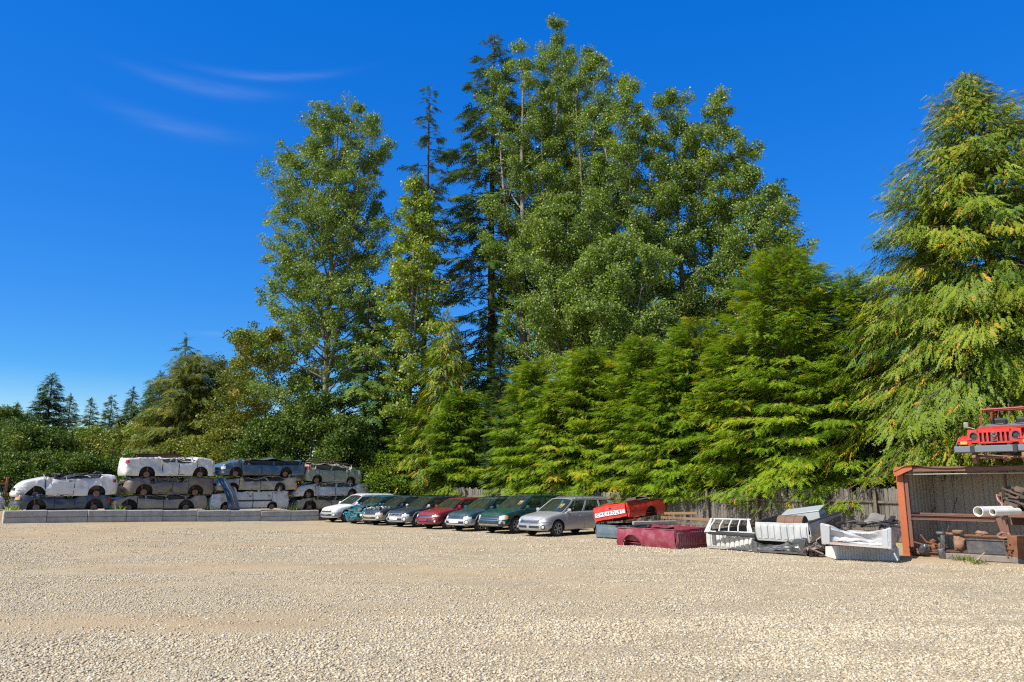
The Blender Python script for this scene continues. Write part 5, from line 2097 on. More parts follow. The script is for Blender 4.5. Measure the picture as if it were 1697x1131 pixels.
RUSTY = worn('rusty_beam', (.17, .095, .062), dirt=(.10, .06, .045), amt=.5, rough=.85, coat=0, scale=3)
GB = 'rusty steel beams on the white pickup wreck'
beam(onpx(226, 758, .75), onpx(304, 757.5, .75), .16, .11, RUSTY, 'steel_beam', 'nearer brown steel beam lying along the white pickup wreck', 'steel beam', GB)
beam(onpx(222, 756, 1.35), onpx(300, 755.5, 1.35), .16, .11, RUSTY, 'steel_beam', 'farther brown steel beam lying along the white pickup wreck, just showing over the nearer one', 'steel beam', GB)
PLANK = worn('brown_plank', (.17, .10, .065), dirt=(.09, .06, .045), amt=.5, rough=.9, coat=0, scale=4)
for k, (a, b_, off) in enumerate((((508, 765), (575, 770), .9), ((515, 764.5), (585, 772), 1.5), ((512, 762), (560, 765), 1.2))):
    m = MB()
    p0, p1 = onpx(*a, off), onpx(*b_, off)
    d = p1 - p0
    m.bbox((d.length / 2, 0, .03), (d.length, .22, .05), .008)
    o_ = m.build('wooden_plank', PLANK, None)
    o_.location = p0
    o_.rotation_euler = (0, -math.asin(d.z / d.length), math.atan2(d.y, d.x))
    tag(o_, ['front brown plank on the pale green minivan', 'rear brown plank on the pale green minivan, longest of the three', 'short upper brown plank on the pale green minivan'][k], 'plank', 'planks on the pale green minivan wreck')
# rusty drum between the first two stacks
m = MB()
m.lathe([(.001, -.2), (.24, -.2), (.25, -.19), (.25, .19), (.24, .2), (.2, .2), (.19, .15), (.001, .15)], 20)
for k in (-.1, .1):
    m.lathe([(.25, k - .01), (.262, k), (.25, k + .01)], 20)
p = onpx(191, 814.5, 1.2)
o_ = m.build('rusty_drum', DRUM, None, 35, loc=p, rot=(0, 0, YAW_W + .5))
tag(o_, 'rusty open drum lying between the white coupe and the brown pickup wreck', 'drum')
# upright blue panel leaning on the third stack
m = MB()
p0, p1 = onpx(388, 846, .35), onpx(366, 792, .45)
dz = p1 - p0


def PN(u, v):
    side = DW * ((v - .5) * .62 * (1 - .25 * u)) + NW * (.10 * math.sin(PI * v))
    return p0 + dz * u + side + DW * .12 * math.sin(PI * u) - NW * .14 * math.sin(PI * u)


m.shell(PN, 12, 8, .03)
panel_blue = worn('blue_panel', (.018, .055, .115), amt=.25, rough=.3, dirt=(.2, .22, .25))
pn = empty('car_bonnet', (p0.x, p0.y, p0.z), 0, 'dark blue car bonnet standing upright against the third stack', 'car bonnet')
o_ = m.build('bonnet_skin', panel_blue, pn, 50)
for v_ in o_.data.vertices:
    v_.co -= p0
m = MB()
for v in (.3, .7):
    m.tube([PN(.1, v) - p0 - NW * .01, PN(.5, v) - p0 - NW * .01, PN(.9, v) - p0 - NW * .01], .012, 5)
m.build('stiffening_rib', simple('pale_primer', (.35, .40, .42), .5), pn)
# rusty gate and wire fence at the left edge
g0, g1 = onpx(8.5, 824, 3.2), onpx(8.5, 791, 3.2)
gate = empty('rusty_gate', (g0.x, g0.y, g0.z - .6), YAW_W, 'rusty orange gate post and rail at the left edge of the yard', 'gate')
m = MB(); hgt_ = g1.z - g0.z + .6
m.bbox((0, 0, hgt_ / 2), (.10, .10, hgt_), .01)
ORANGE = worn('orange_rust', (.36, .115, .045), dirt=(.22, .09, .05), amt=.5, rough=.75, coat=0, scale=5)
m.build('post', ORANGE, gate)
m = MB(); m.box((-2.0, 0, hgt_ - .32), (3.95, .07, .10)); m.box((-2.0, 0, .65), (3.95, .07, .08))
m.build('rail', ORANGE, gate)
m = MB()
for k in range(40):
    m.tube([(-.05 - k * .1, 0, .7), (-.05 - (k + 1) * .1 + .0, 0, hgt_ - .45)], .004, 3)
    m.tube([(-.05 - (k + 1) * .1, .01, .7), (-.05 - k * .1, .01, hgt_ - .45)], .004, 3)
m.build('wire_mesh', simple('galvanised_wire', (.30, .36, .34), .5, .5), gate)
# weeds between the blocks
for k, (px, off, lab) in enumerate(((196, .55, 'weeds on the blocks below the rusty drum'), (349, .62, 'yellow-green weeds between the tan sedan and the white boxy wreck'),
                                    (483, .55, 'dry weeds between the third and last stack'), (22, .5, 'weeds by the first concrete block'))):
    p = wline(px, off)
    weed(Vector((p.x, p.y, gz(p.x, p.y) + BH - .10)), .42, .4, LM['aspen'], lab, 300 + k, 'weeds along the concrete blocks')
# ------------------------------------------------------------------ loose truck beds
GT = 'pickup beds piled along the fence'


def bed_parts(root, mat, L=2.4, W=1.78, H=.56, arch=True, head=True, tailg=True, ribs=9, sidemat=None, headmat=None, railmat=None, crush=0.0, seed=0, tailmat=None, archx=-.15, ra=.40, floormat=None, cr_head=0.0):
    """pickup box: +x is the cab end, tailgate at -x, origin on the ground in the middle"""
    sm = sidemat or mat
    fs = []
    for sd in (1, -1):
        m = MB()

        def SP(u, v, sd=sd):
            x = lerp(-L / 2, L / 2, u)
            zlo = .02
            if arch:
                d = abs(x - archx)
                if d < ra:
                    zlo = max(zlo, math.sqrt(ra * ra - d * d) * .92)
            z = lerp(zlo, H, v)
            f = z / H
            bulge = .05 * math.sin(PI * min(1, f * 1.05)) - .03 * max(0, .25 - f) * 4 * .5
            return Vector((x, sd * (W / 2 - .05 + bulge), z))
        m.shell(SP, 48, 8, -.02 * sd)
        o_ = m.build('side_panel', sm, root, 40)
        fs.append(o_)
        m = MB()
        m.bbox((0, sd * (W / 2 - .075), H + .012), (L, .13, .035), .012)
        m.box((0, sd * (W / 2 - .16), H / 2 + .1), (L - .1, .02, H - .2))
        if arch:
            n = 12
            vs, ff = [], []
            for k in range(n + 1):
                a = PI * k / n
                for y in (sd * (W / 2 - .06), sd * (W / 2 - .30)):
                    vs.append((archx + ra * math.cos(a), y, ra * .92 * math.sin(a)))
            ff = [(2 * k, 2 * k + 1, 2 * k + 3, 2 * k + 2) for k in range(n)] + [tuple(2 * k + 1 for k in range(n + 1))]
            m.add(vs, ff)
        o_ = m.build('bed_rail', railmat or DARK, root, 40)
        fs.append(o_)
        if arch:
            m = MB()
            m.tube([(archx + (ra + .005) * math.cos(PI * k / 14), sd * (W / 2 - .02), .02 + (ra + .005) * .92 * math.sin(PI * k / 14)) for k in range(15)], .016, 5)
            o_ = m.build('arch_lip', sm, root, 40)
            fs.append(o_)

    def corr(v, n, dep):
        t = (v * n) % 1
        return dep * (1 if .22 < t < .78 else 0)
    m = MB()
    m.shell(lambda u, v: Vector((lerp(-L / 2 + .04, L / 2 - .04, u), lerp(-W / 2 + .18, W / 2 - .18, v), .14 + corr(v, 7, .02))), 6, 56, -.02)
    fs.append(m.build('bed_floor', floormat or sm, root, 40))
    if head:
        m = MB()
        m.shell(lambda u, v: Vector((L / 2 + .005 + (corr(v, ribs, .034) if .1 < u < .86 and .04 < v < .96 else 0) + .015 * math.sin(u * PI), lerp(-W / 2 + .03, W / 2 - .03, v), lerp(.04, H + .01, u))), 16, 12 * ribs, -.02)
        o_ = m.build('headboard', headmat or mat, root, 30)
        fs.append(o_)
        if cr_head:
            for v_ in o_.data.vertices:
                c_ = v_.co
                e = min(1, 4 * min((c_.y + W / 2) / W, 1 - (c_.y + W / 2) / W))
                q = Vector((c_.y * 1.5 + seed * 3.1, c_.z * 3.6, seed * .7))
                t = abs(noise.noise(q)) + .5 * abs(noise.noise(q * 2.3)) + .3 * abs(noise.noise(q * 4.9))
                fold = .35 * math.sin(PI * min(1, c_.z / H)) - .30 * (abs(c_.z / H - .42 - .06 * math.sin(c_.y * 3)) < .07)
                c_.x -= cr_head * max(0, e) * (fold + 1.5 * t)
                c_.z -= cr_head * .9 * max(0, e) * (c_.z / H) * (.25 + t)
            o_.data.update()
        if cr_head:
            for sd in (1, -1):
                m = MB()
                m.bbox((L / 2 - .01, sd * (W / 2 - .06), H * .5), (.09, .12, H * .98), .02)
                m.bbox((L / 2 + .02, sd * (W / 2 - .16), H * .5), (.05, .14, H * .9), .015)
                fs.append(m.build('end_post', headmat or mat, root, 40))
        m = MB()
        m.box((L / 2 + .02, 0, .06), (.05, W - .06, .07))
        fs.append(m.build('cross_member', sm, root))
    if tailg:
        m = MB()
        m.shell(lambda u, v: Vector((-L / 2 - .03 - .012 * math.sin(PI * u) - (.014 if .25 < u < .75 and .06 < v < .94 else 0), lerp(-W / 2 + .10, W / 2 - .10, v), lerp(.06, H + .01, u))), 14, 20, .035)
        o_ = m.build('tailgate', tailmat or mat, root, 40)
        fs.append(o_)
        for sd in (1, -1):
            m = MB()
            m.bbox((-L / 2 + .01, sd * (W / 2 - .055), H * .52), (.06, .085, H * .96), .01)
            o2 = m.build('end_post', sm, root, 40)
            m = MB()
            m.bbox((-L / 2 - .02, sd * (W / 2 - .055), H * .62), (.02, .055, H * .20), .005)
            m.bbox((-L / 2 - .02, sd * (W / 2 - .055), H * .38), (.02, .055, H * .14), .005)
            m.build('tail_light_hole', DARK, o2, 40)
            fs.append(o2)
    if crush:
        for o_ in fs:
            crumple(o_, crush, 1.5, lambda co: .3 + .7 * sstep(0, H, co.z), seed)
            crumple(o_, crush * .4, 4.5, None, seed + 20)
    return fs


def place(root, corner_local, world):
    """move root so that the local point lands on the world point"""
    M = root.rotation_euler.to_matrix()
    root.location = Vector(world) - M @ Vector(corner_local)


def bed(name, label, rot, corner, world, **k):
    root = empty(name, (0, 0, 0), 0, label, 'truck bed', GT, rot=rot)
    parts = bed_parts(root, **k)
    place(root, corner, world)
    return root, parts


maroonb = worn('maroon_bed', (.215, .020, .042), dirt=(.33, .20, .19), amt=.42, rough=.42, coat=.3)
redb = worn('red_bed', (.52, .028, .020), dirt=(.36, .16, .10), amt=.32, rough=.38, coat=.5)
slateb = worn('slate_blue_bed', (.085, .125, .155), dirt=(.22, .22, .20), amt=.3, rough=.45)
whiteb = worn('white_bed', (.54, .54, .52), dirt=(.36, .31, .24), amt=.42, rough=.45, rust=.15)
silverb = worn('silver_bed', (.46, .48, .50), dirt=(.40, .36, .32), amt=.3, rough=.38, metal=.25, rust=.12)
blackb = worn('black_silver_bed', (.085, .09, .095), dirt=(.22, .21, .19), amt=.4, rough=.35, metal=.3)
greyp = worn('flaking_white_paint', (.56, .56, .55), dirt=(.33, .36, .37), amt=.75, rough=.5, scale=1.6, rust=.1)
greyside = worn('grey_bed_side', (.36, .37, .36), dirt=(.24, .22, .17), amt=.5, rough=.5)

BK = YAW_F + PI
# maroon bed, side towards the yard
c0 = gp(1120, 911)
bed('truck_bed', 'dark maroon bed with a dented wheel-arch side, ribbed end turned to the right', (0, 0, YAW_R), (1.225, -.89, 0), c0 + Vector((0, 0, -.01)),
    mat=maroonb, L=2.45, W=1.86, H=.62, tailg=False, ribs=14, crush=.05, seed=2, railmat=maroonb, archx=-.55, ra=.43)
# slate bed under the red one
c1 = gp(988, 892)
bed('truck_bed', 'slate-blue bed lying under the red bed', (0, 0, BK), (-1.2, .86, 0), c1, mat=slateb, L=2.4, W=1.74, H=.52, tailg=True, crush=.02, seed=4)
# red bed with tailgate lettering
p = Vector((c1.x - .02, c1.y + .03, .585))
rb, parts = bed('truck_bed', 'bright red bed with a white lettered tailgate band, tilted on the slate bed', (rad(-9.5), rad(-1.5), BK + rad(2)), (-1.22, .86, 0.02), p,
                mat=redb, L=2.4, W=1.76, H=.58, crush=.035, seed=6, archx=.25)
tg = [q for q in parts if q.name.startswith('tailgate')][0]
m = MB()
m.shell(lambda u, v: Vector((-1.2 - .103, lerp(-.75, .75, u), lerp(.19, .355, v))), 24, 3, .006)
band = m.build('tailgate_band', simple('band_white', (.74, .75, .76), .45, var=.12), tg)
cu = bpy.data.curves.new('tailgate_lettering', 'FONT')
cu.body = 'CHEVROLET'
cu.size = .175
cu.align_x = 'CENTER'
cu.align_y = 'CENTER'
cu.extrude = .003
cu.space_character = 1.22
to = bpy.data.objects.new('tailgate_lettering', cu)
COL.objects.link(to)
dg = bpy.context.evaluated_depsgraph_get()
dg.update()
me = bpy.data.meshes.new_from_object(to.evaluated_get(dg))
bpy.data.objects.remove(to)
lo = bpy.data.objects.new('tailgate_lettering', me)
me.materials.clear()
me.materials.append(simple('lettering_dark', (.035, .04, .06), .5))
xs_ = [v_.co.x for v_ in me.vertices]
kx = 1.36 / (max(xs_) - min(xs_))
for v_ in me.vertices:
    x_, y_, z_ = v_.co
    v_.co = (-1.2 - .113 - z_, -x_ * kx, .272 + y_)
cfr = lambda co: .3 + .7 * sstep(0, .58, co.z)
for q_ in (band, lo):
    crumple(q_, .035, 1.5, cfr, 6)
    crumple(q_, .014, 4.5, None, 26)
link(lo, tg)
m = MB()
m.box((-1.2 - .09, -.04, .46), (.012, .12, .045))
m.build('latch_opening', DARK, tg)
# wheel house floor junk under the red bed and the folded strips on it
m = MB()
m.shell(lambda u, v: Vector((lerp(-1.1, .3, u), lerp(.15, .80, v) , .60 + .06 * math.sin(u * 4) + .05 * math.sin(v * 3))), 8, 6, .012)
m.build('loose_panel', redb, rb, 40)
M_ = rb.rotation_euler.to_matrix()
STRIP = worn('bent_black_strip', (.07, .055, .045), dirt=(.16, .11, .07), amt=.5, rough=.7, coat=0)
for k, (x0, y0, L_, s_) in enumerate(((-.25, -.35, .9, 1), (.55, -.30, .95, 1.35))):
    m = MB()
    pts = []
    for q in range(15):
        t = q / 14
        if t < .45:
            pts.append((lerp(L_, .05, t / .45), .02 + .05 * t))
        elif t < .6:
            a = (t - .45) / .15 * PI
            pts.append((.05 - .06 * math.sin(a), .08 * s_ - .06 * s_ * math.cos(a)))
        else:
            pts.append((lerp(.05, L_ * .8, (t - .6) / .4), .15 * s_ - .07 * (t - .6)))
    m.shell(lambda u, v: Vector((np.interp(u, np.linspace(0, 1, 15), [q[0] for q in pts]), (v - .5) * .5, np.interp(u, np.linspace(0, 1, 15), [q[1] for q in pts]))), 28, 2, .012)
    o_ = m.build('bent_strip', STRIP, None, 40)
    o_.rotation_euler = (rad(-9), 0, BK)
    o_.location = rb.location + M_ @ Vector((x0, y0, .64))
    tag(o_, ['thin folded brown strip lying on the red bed near its tailgate', 'thick curled black strip lying at the far end of the red bed'][k], 'bent strip', 'folded strips on the red bed')
# grey-white beam and dark liner sticking out under the red bed
m = MB(); m.bbox((0, 0, 0), (1.9, .12, .13), .02)
q = at(1085, 868, 28.2)
o_ = m.build('grey_beam', worn('grey_beam_paint', (.30, .29, .25), amt=.5, rough=.7, coat=0), None, 40, loc=(q.x, q.y, q.z + .03), rot=(0, 0, BK - .3))
tag(o_, 'grey-green beam end under the wheel arch of the red bed', 'beam')
m = MB(); m.shell(lambda u, v: Vector(((u - .5) * 2.3, (v - .5) * 1.2, .10 * abs(2 * v - 1) ** 3 + .02 * math.sin(u * 20))), 20, 10, .02)
q = at(1080, 878, 27.6)
o_ = m.build('bed_liner', DARK, None, 40, loc=(q.x, q.y, q.z - .02), rot=(0, .02, BK - .25))
tag(o_, 'black plastic bed liner lying between the red and maroon beds', 'bed liner')

# white ribbed bed with the rack on it
c2 = gp(1254, 915)
wbd, _ = bed('truck_bed', 'white bed with ribbed end, lying right behind the maroon bed under the white rack', (0, rad(1.5), YAW_F), (1.2, .89, 0), c2, mat=whiteb, L=2.4, W=1.80, H=.58, tailg=False, ribs=10, sidemat=greyside,
             headmat=whiteb, crush=.02, seed=8)
rk = empty('white_rack', (0, 0, 0), 0, 'white metal rack with curved upright bars, leaning on the white ribbed bed', 'rack', rot=(rad(-38), 0, YAW_R + PI / 9))
m = MB()
m.bbox((0, 0, 0.03), (1.66, .10, .06), .01); m.bbox((.08, 0, .62), (1.30, .08, .05), .01)
m.build('frame', whiteb, rk, 40)
for k in range(5):
    m = MB()
    x0, x1 = -.66 + .33 * k, -.50 + .29 * k
    m.tube([(x0, 0, .05), (lerp(x0, x1, .4) - .03, -.02, .3), (x1 - .01, 0, .60)], .026, 6)
    m.build('bar', whiteb, rk, 40)
for sd in (-1, 1):
    m = MB()
    m.slab([(sd * .83, -.05, 0), (sd * .66, -.05, .64), (sd * .60, -.05, .64), (sd * .70, -.05, 0)], (0, .10, 0))
    m.build('end_plate', whiteb, rk, 40)
q = at(1207, 884, 24.9)
rk.location = (q.x, q.y, q.z)
rk.scale = (.92, .92, .85)
m = MB(); m.bbox((0, 0, 0), (1.5, .10, .09), .02); m.bbox((.1, .25, .02), (1.4, .09, .08), .02)
q = at(1212, 886, 24.5)
o_ = m.build('black_rail', DARK, None, 40, loc=(q.x, q.y, q.z), rot=(0, .03, YAW_R + .2))
tag(o_, 'black rails lying at the foot of the white rack', 'rail')
# lumber and brush by the fence
LUM = worn('tan_lumber', (.24, .145, .07), dirt=(.22, .15, .08), amt=.3, rough=.85, coat=0)
for k, (px, py, Y, L_, rz) in enumerate(((1140, 860, 29.6, 2.4, .05), (1128, 851, 30.3, 1.7, -.12), (1150, 869, 29.2, 2.6, .02))):
    m = MB(); m.bbox((0, 0, 0), (L_, .05, .10 if k != 2 else .07), .006)
    q = at(px, py, Y)
    o_ = m.build('lumber', LUM if k != 2 else wood_dark, None, None, loc=q, rot=(0, rz * .3, YAW_R + rz))
    tag(o_, ['tan board nailed low on the fence behind the red bed', 'short brown board above the tan one behind the red bed', 'dark lowest board behind the red bed'][k], 'board', 'boards against the fence behind the red bed')
rr = random.Random(31)
m = MB()
for k in range(70):
    a = Vector((rr.gauss(0, .2), rr.gauss(0, .2), 0))
    d = Vector((rr.gauss(0, .25), rr.gauss(0, .25), rr.uniform(.3, .75)))
    m.tube([a, a + d * .5 + Vector((rr.gauss(0, .05), rr.gauss(0, .05), 0)), a + d], [.012, .008, .004], 4)
q = at(1117, 872, 29.9)
o_ = m.build('brush_pile', simple('dry_twigs', (.17, .105, .06), .9, var=.4), None, None, loc=(q.x, q.y, q.z - .25))
tag(o_, 'pile of dry brown twigs beside the far end of the red bed', 'brush pile')

# black crushed bed with the white bed on it
c3 = gp(1338, 922)
bed('truck_bed', 'crushed black and silver bed squeezed under the white bed with flaking ribs', (0, 0, YAW_F), (1.15, .88, 0), c3, mat=blackb, L=2.3, W=1.78, H=.44, tailg=False, ribs=2, crush=.13, seed=11, cr_head=.12, arch=False)
p = at(1345, 901, c3.y + .05)
ub, _ = bed('truck_bed', 'white bed with flaking ribs holding a drum and toolbox, on the black one', (0, rad(6.5), YAW_F + rad(2)), (1.16, .86, 0.0), p, mat=whiteb, L=2.35, W=1.74, H=.57, tailg=False,
            ribs=8, sidemat=greyside, headmat=greyp, crush=.015, seed=12)
Mu = ub.rotation_euler.to_matrix()
m = MB(); m.lathe([(.001, -.40), (.26, -.40), (.27, -.39), (.27, .39), (.26, .40), (.001, .40)], 22)
for k in (-.14, .14):
    m.lathe([(.27, k - .015), (.282, k), (.27, k + .015)], 22)
o_ = m.build('steel_drum', worn('brown_drum', (.16, .085, .055), amt=.4, rough=.7, coat=0), None, 35, loc=ub.location + Mu @ Vector((.55, 0.05, .44)), rot=(0, 0, YAW_F + .1))
tag(o_, 'brown steel drum lying in the upper white bed', 'drum')
tb = empty('toolbox', ub.location + Mu @ Vector((-.55, -.05, .38)), 0, 'pale grey toolbox with a sloped lid in the upper white bed', 'toolbox', rot=(rad(4), rad(-8), YAW_F + PI / 2))
gtool = worn('grey_toolbox', (.40, .44, .45), dirt=(.45, .42, .28), amt=.35, rough=.45, metal=.2)
m = MB(); m.bbox((0, 0, .14), (1.25, .45, .28), .012); m.build('box', gtool, tb, 40)
m = MB(); m.bbox((0, .0, .33), (1.30, .50, .04), .012, rot=(.28, 0, 0)); m.build('lid', gtool, tb, 40)
# crumpled scrap at the right of the black bed
m = MB()
for k in range(26):
    p0 = Vector((rr.gauss(0, .15), rr.gauss(0, .12), rr.uniform(.02, .35)))
    p1 = p0 + Vector((rr.gauss(0, .2), rr.gauss(0, .2), rr.gauss(0, .14)))
    m.tube([p0, (p0 + p1) / 2 + Vector((rr.gauss(0, .06), 0, .05)), p1], rr.uniform(.008, .022), 5)
m.shell(lambda u, v: Vector(((u - .5) * .5, (v - .5) * .4 , .18 + .14 * noise.noise(Vector((u * 4, v * 4, 3))) + .1 * u)), 10, 10, .01)
q = gp(1344, 923)
sp_ = m.build('crumpled_scrap', worn('crumpled_alloy', (.22, .20, .20), dirt=(.30, .12, .05), amt=.5, rough=.45, metal=.4, coat=0, scale=8), None, 40, loc=(q.x + .1, q.y + .05, 0))
tag(sp_, 'tangle of crumpled orange-brown metal at the corner of the crushed black bed', 'scrap metal')

# the white box on the ground and the crushed silver bed on it
c4 = gp(1388, 927)
wb_ = empty('service_box', (0, 0, 0), 0, 'white ribbed box panel on the ground under the crushed silver bed', 'box', rot=(0, 0, rad(-24)))
m = MB()
m.shell(lambda u, v: Vector((lerp(0, 1.55, v), -.012 * ((v * 22) % 1 > .5), lerp(.02, .37, u))), 4, 132, -.02)
m.build('ribbed_side', worn('grey_white_ribs', (.50, .52, .54), dirt=(.34, .32, .28), amt=.4, rough=.5, coat=.1), wb_, 30)
m = MB()
m.slab([(0, 0, .0), (-.32, .28, .06), (-.30, .26, .33), (0, 0, .37)], (.015, .02, 0))
m.box((.78, .55, .365), (1.52, 1.06, .02)); m.box((1.54, .55, .19), (.02, 1.06, .34))
m.build('end_panel', whiteb, wb_, 40)
wb_.location = c4 + Vector((0, 0, -.01))
q0 = at(1362, 903, 21.5)
sb, parts = bed('truck_bed', 'crushed silver-white bed with a caved-in end, nearest the container', (rad(-2.5), rad(2.5), math.atan2(-.85, -.53)), (1.15, -.87, 0), q0, mat=silverb, L=2.25, W=1.74, H=.56, tailg=False, ribs=1, crush=.085, seed=15,
                cr_head=.16, sidemat=worn('pinkish_dirty_side', (.50, .44, .42), dirt=(.30, .20, .15), amt=.55, rough=.5), archx=-.2)
Ms = sb.rotation_euler.to_matrix()
m = MB()
for k in range(7):
    y0 = rr.uniform(-.75, .35)
    a, b_ = Vector((rr.uniform(.35, .9), y0, .56 + rr.uniform(-.05, .06))), Vector((rr.uniform(-.2, .7), y0 + rr.uniform(.3, .8), .58 + rr.uniform(-.06, .08)))
    m.tube([a, (a + b_) / 2 + Vector((rr.uniform(-.1, .1), 0, .05)), b_], rr.uniform(.02, .045), 7)
o_ = m.build('black_pipes', PIPE, None, 40, loc=sb.location, rot=sb.rotation_euler)
tag(o_, 'heap of black hoses and pipes in the crushed silver bed', 'pipes')
m = MB()
m.shell(lambda u, v: Vector((lerp(.75, -.75, u), lerp(.15, .55, v), .62 + .12 * u + .03 * math.sin(u * 8) + .03 * math.sin(v * 5))), 14, 6, .05)
o_ = m.build('grey_mat', worn('stiff_grey_mat', (.20, .185, .16), amt=.4, rough=.9, coat=0), None, 40, loc=sb.location, rot=sb.rotation_euler)
tag(o_, 'stiff grey-brown mat sticking up from the crushed silver bed', 'mat')
m = MB()
m.bbox((-.2, .72, .64), (1.8, .14, .06), .02, rot=(0, .05, 0)); m.bbox((.2, .60, .62), (1.3, .05, .05), .02)
o_ = m.build('black_trim', DARK, None, 40, loc=sb.location, rot=sb.rotation_euler)
tag(o_, 'black bed trim lying on the right edge of the crushed silver bed', 'trim')
# ------------------------------------------------------------------ container used as an open shed
BRN = worn('brown_rust_steel', (.155, .075, .055), dirt=(.24, .12, .08), amt=.5, rough=.75, coat=0, scale=3)
ORP = worn('orange_container_paint', (.40, .105, .035), dirt=(.22, .085, .045), amt=.45, rough=.6, coat=.1, scale=4)
INN = worn('container_inside', (.46, .44, .37), dirt=(.32, .24, .14), amt=.35, rough=.6, coat=.1, scale=1.5)
c0 = gp(1500, 921)


def cloc(px, y):
    """distance along the container front, y metres behind it, that shows in picture column px"""
    h, t = bearing_hit(px, c0 - FV * y, RV, 860)
    return t


CL, CD, CHT = 6.0, 2.4, 2.62
sh = empty('shipping_container', c0 + Vector((0, 0, -.03)), YAW_R, 'rusty open-sided container used as a shed at the right edge, orange corner post', 'container')
# local: x along the open front to the right, y into the depth (left of R is -F)


def part(name, mat, fn, parent=sh, sm=None):
    m = MB(); fn(m)
    return m.build(name, mat, parent, sm)


def corr2(t):
    k = t % 1
    return .036 * (0 if k < .3 else (k - .3) / .15 if k < .45 else 1 if k < .8 else 1 - (k - .8) / .2)


part('corner_post', ORP, lambda m: (m.bbox((.06, .02, CHT / 2), (.20, .10, CHT - .06), .008), m.bbox((-.03, .12, CHT / 2), (.03, .20, CHT - .06), .006)))
part('inner_post', BRN, lambda m: (m.bbox((.22, .06, CHT / 2 - .05), (.10, .10, CHT - .16), .008),))
part('corner_post', INN, lambda m: m.bbox((.06, CD - .05, CHT / 2), (.14, .14, CHT), .01))
part('corner_post', ORP, lambda m: m.bbox((CL - .06, .05, CHT / 2), (.16, .12, CHT), .01))
part('back_wall', INN, lambda m: m.shell(lambda u, v: Vector((lerp(.08, CL, u), CD - .06 - corr2(u * 21), lerp(.12, CHT - .06, v))), 21 * 20, 1, .006), sm=30)
part('end_wall', INN, lambda m: m.shell(lambda u, v: Vector((.06 + corr2(u * 8), lerp(.16, CD - .1, u), lerp(.12, CHT - .06, v))), 8 * 20, 1, -.006), sm=30)
part('far_end_wall', INN, lambda m: m.shell(lambda u, v: Vector((CL - .06 - corr2(u * 8), lerp(.16, CD - .1, u), lerp(.12, CHT - .06, v))), 8 * 20, 1, .006), sm=30)
part('floor', BRN, lambda m: m.box((CL / 2, CD / 2, .10), (CL - .05, CD - .1, .06)))
part('sill_beam', BRN, lambda m: (m.box((CL / 2 + .1, .05, .09), (CL - .1, .08, .16)), m.box((CL / 2 + .1, -.01, .165), (CL - .1, .10, .015))))


def roof(m):
    # corrugated roof sheet, its front edge bent and torn up at the left corner
    def R(u, v):
        x, y = lerp(-.02, CL + .05, u), lerp(-.16, CD + .04, v)
        curl = .06 * math.exp(-((x - .55) / .30) ** 2) - .10 * sstep(.35, -.05, x)
        f = max(0, 1 - v * 5)
        z = CHT - .02 + corr2(u * 22) * .5 * (1 - f) + f * (curl + .02 * math.sin(x * 3.1) - .015)
        return Vector((x, y - .10 * f * math.exp(-((x - .3) / .4) ** 2), z))
    m.shell(R, 220, 14, -.012)


part('roof', RUST, roof, sm=30)
part('roof_lip', BRN, lambda m: m.shell(lambda u, v: Vector((lerp(.42, CL, u), -.135 + .02 * math.sin(u * 9), CHT - .03 - .12 * v + .02 * math.sin(u * 13) * (1 - v))), 60, 3, .014), sm=40)
part('torn_corner', ORP, lambda m: m.shell(lambda u, v: Vector((lerp(-.04, .50, u), -.18 - .05 * math.sin(PI * u), CHT - .02 + .05 * u - (.26 * v) * (1 - .75 * max(0, u - .25)))), 10, 5, .014), sm=40)
part('header_rail', simple('pale_header', (.42, .40, .36), .6), lambda m: m.box((CL / 2 + .1, -.05, CHT - .225), (CL - .3, .05, .02)))
part('shelf_rail', BRN, lambda m: (m.box((1.35, .05, 1.21), (2.2, .07, .02)), m.box((1.35, .085, 1.155), (2.2, .012, .09)), m.box((1.35, .03, 1.09), (2.2, .11, .022)),
                                   m.box((1.6, .55, 1.24), (2.9, .06, .05))))
part('inner_post', BRN, lambda m: (m.box((2.72, .10, .60), (.10, .10, 1.1), rot=(0, -.08, 0)), m.box((2.62, .08, .75), (.14, .03, .9), rot=(0, -.22, 0))))
part('roof_strut', BRN, lambda m: (m.box((2.62, .75, 1.95), (.05, .05, 1.0)), m.box((2.60, .75, 2.42), (.18, .12, .08))))
part('shelf', BRN, lambda m: (m.box((4.3, .5, 1.30), (3.4, .9, .05)), m.box((4.3, .02, 1.30), (3.4, .05, .17)), m.box((2.66, .02, 1.55), (.06, .05, .66)), m.box((4.3, .9, 1.13), (3.4, .1, .3))))


def CW_(x, y, z):
    p = c0 + RV.normalized() * x - FV.normalized() * y
    return Vector((p.x, p.y, p.z - .03 + z))


# white plastic pipes
PVC = simple('white_plastic_pipe', (.72, .70, .64), .4, var=.12, coat=.2)
for k, (px, py, r, L_, Y) in enumerate(((1621, 848, .125, 1.5, 19.6), (1645, 849, .085, 1.2, 19.2))):
    m = MB()
    m.lathe([(r * .88, 0), (r, 0), (r, L_), (r * .88, L_), (r * .88, 0)], 24, axis='X')
    m.lathe([(.001, L_ - .02), (r * .9, L_ - .02)], 24, axis='X')
    o_ = m.build('plastic_pipe', PVC, None, 40, loc=at(px, py, Y), rot=(0, 0, math.atan2(.50, .86)))
    tag(o_, ['large white plastic pipe lying on the container shelf', 'smaller white plastic pipe beside the large one on the container shelf'][k], 'pipe', 'white pipes on the container shelf')

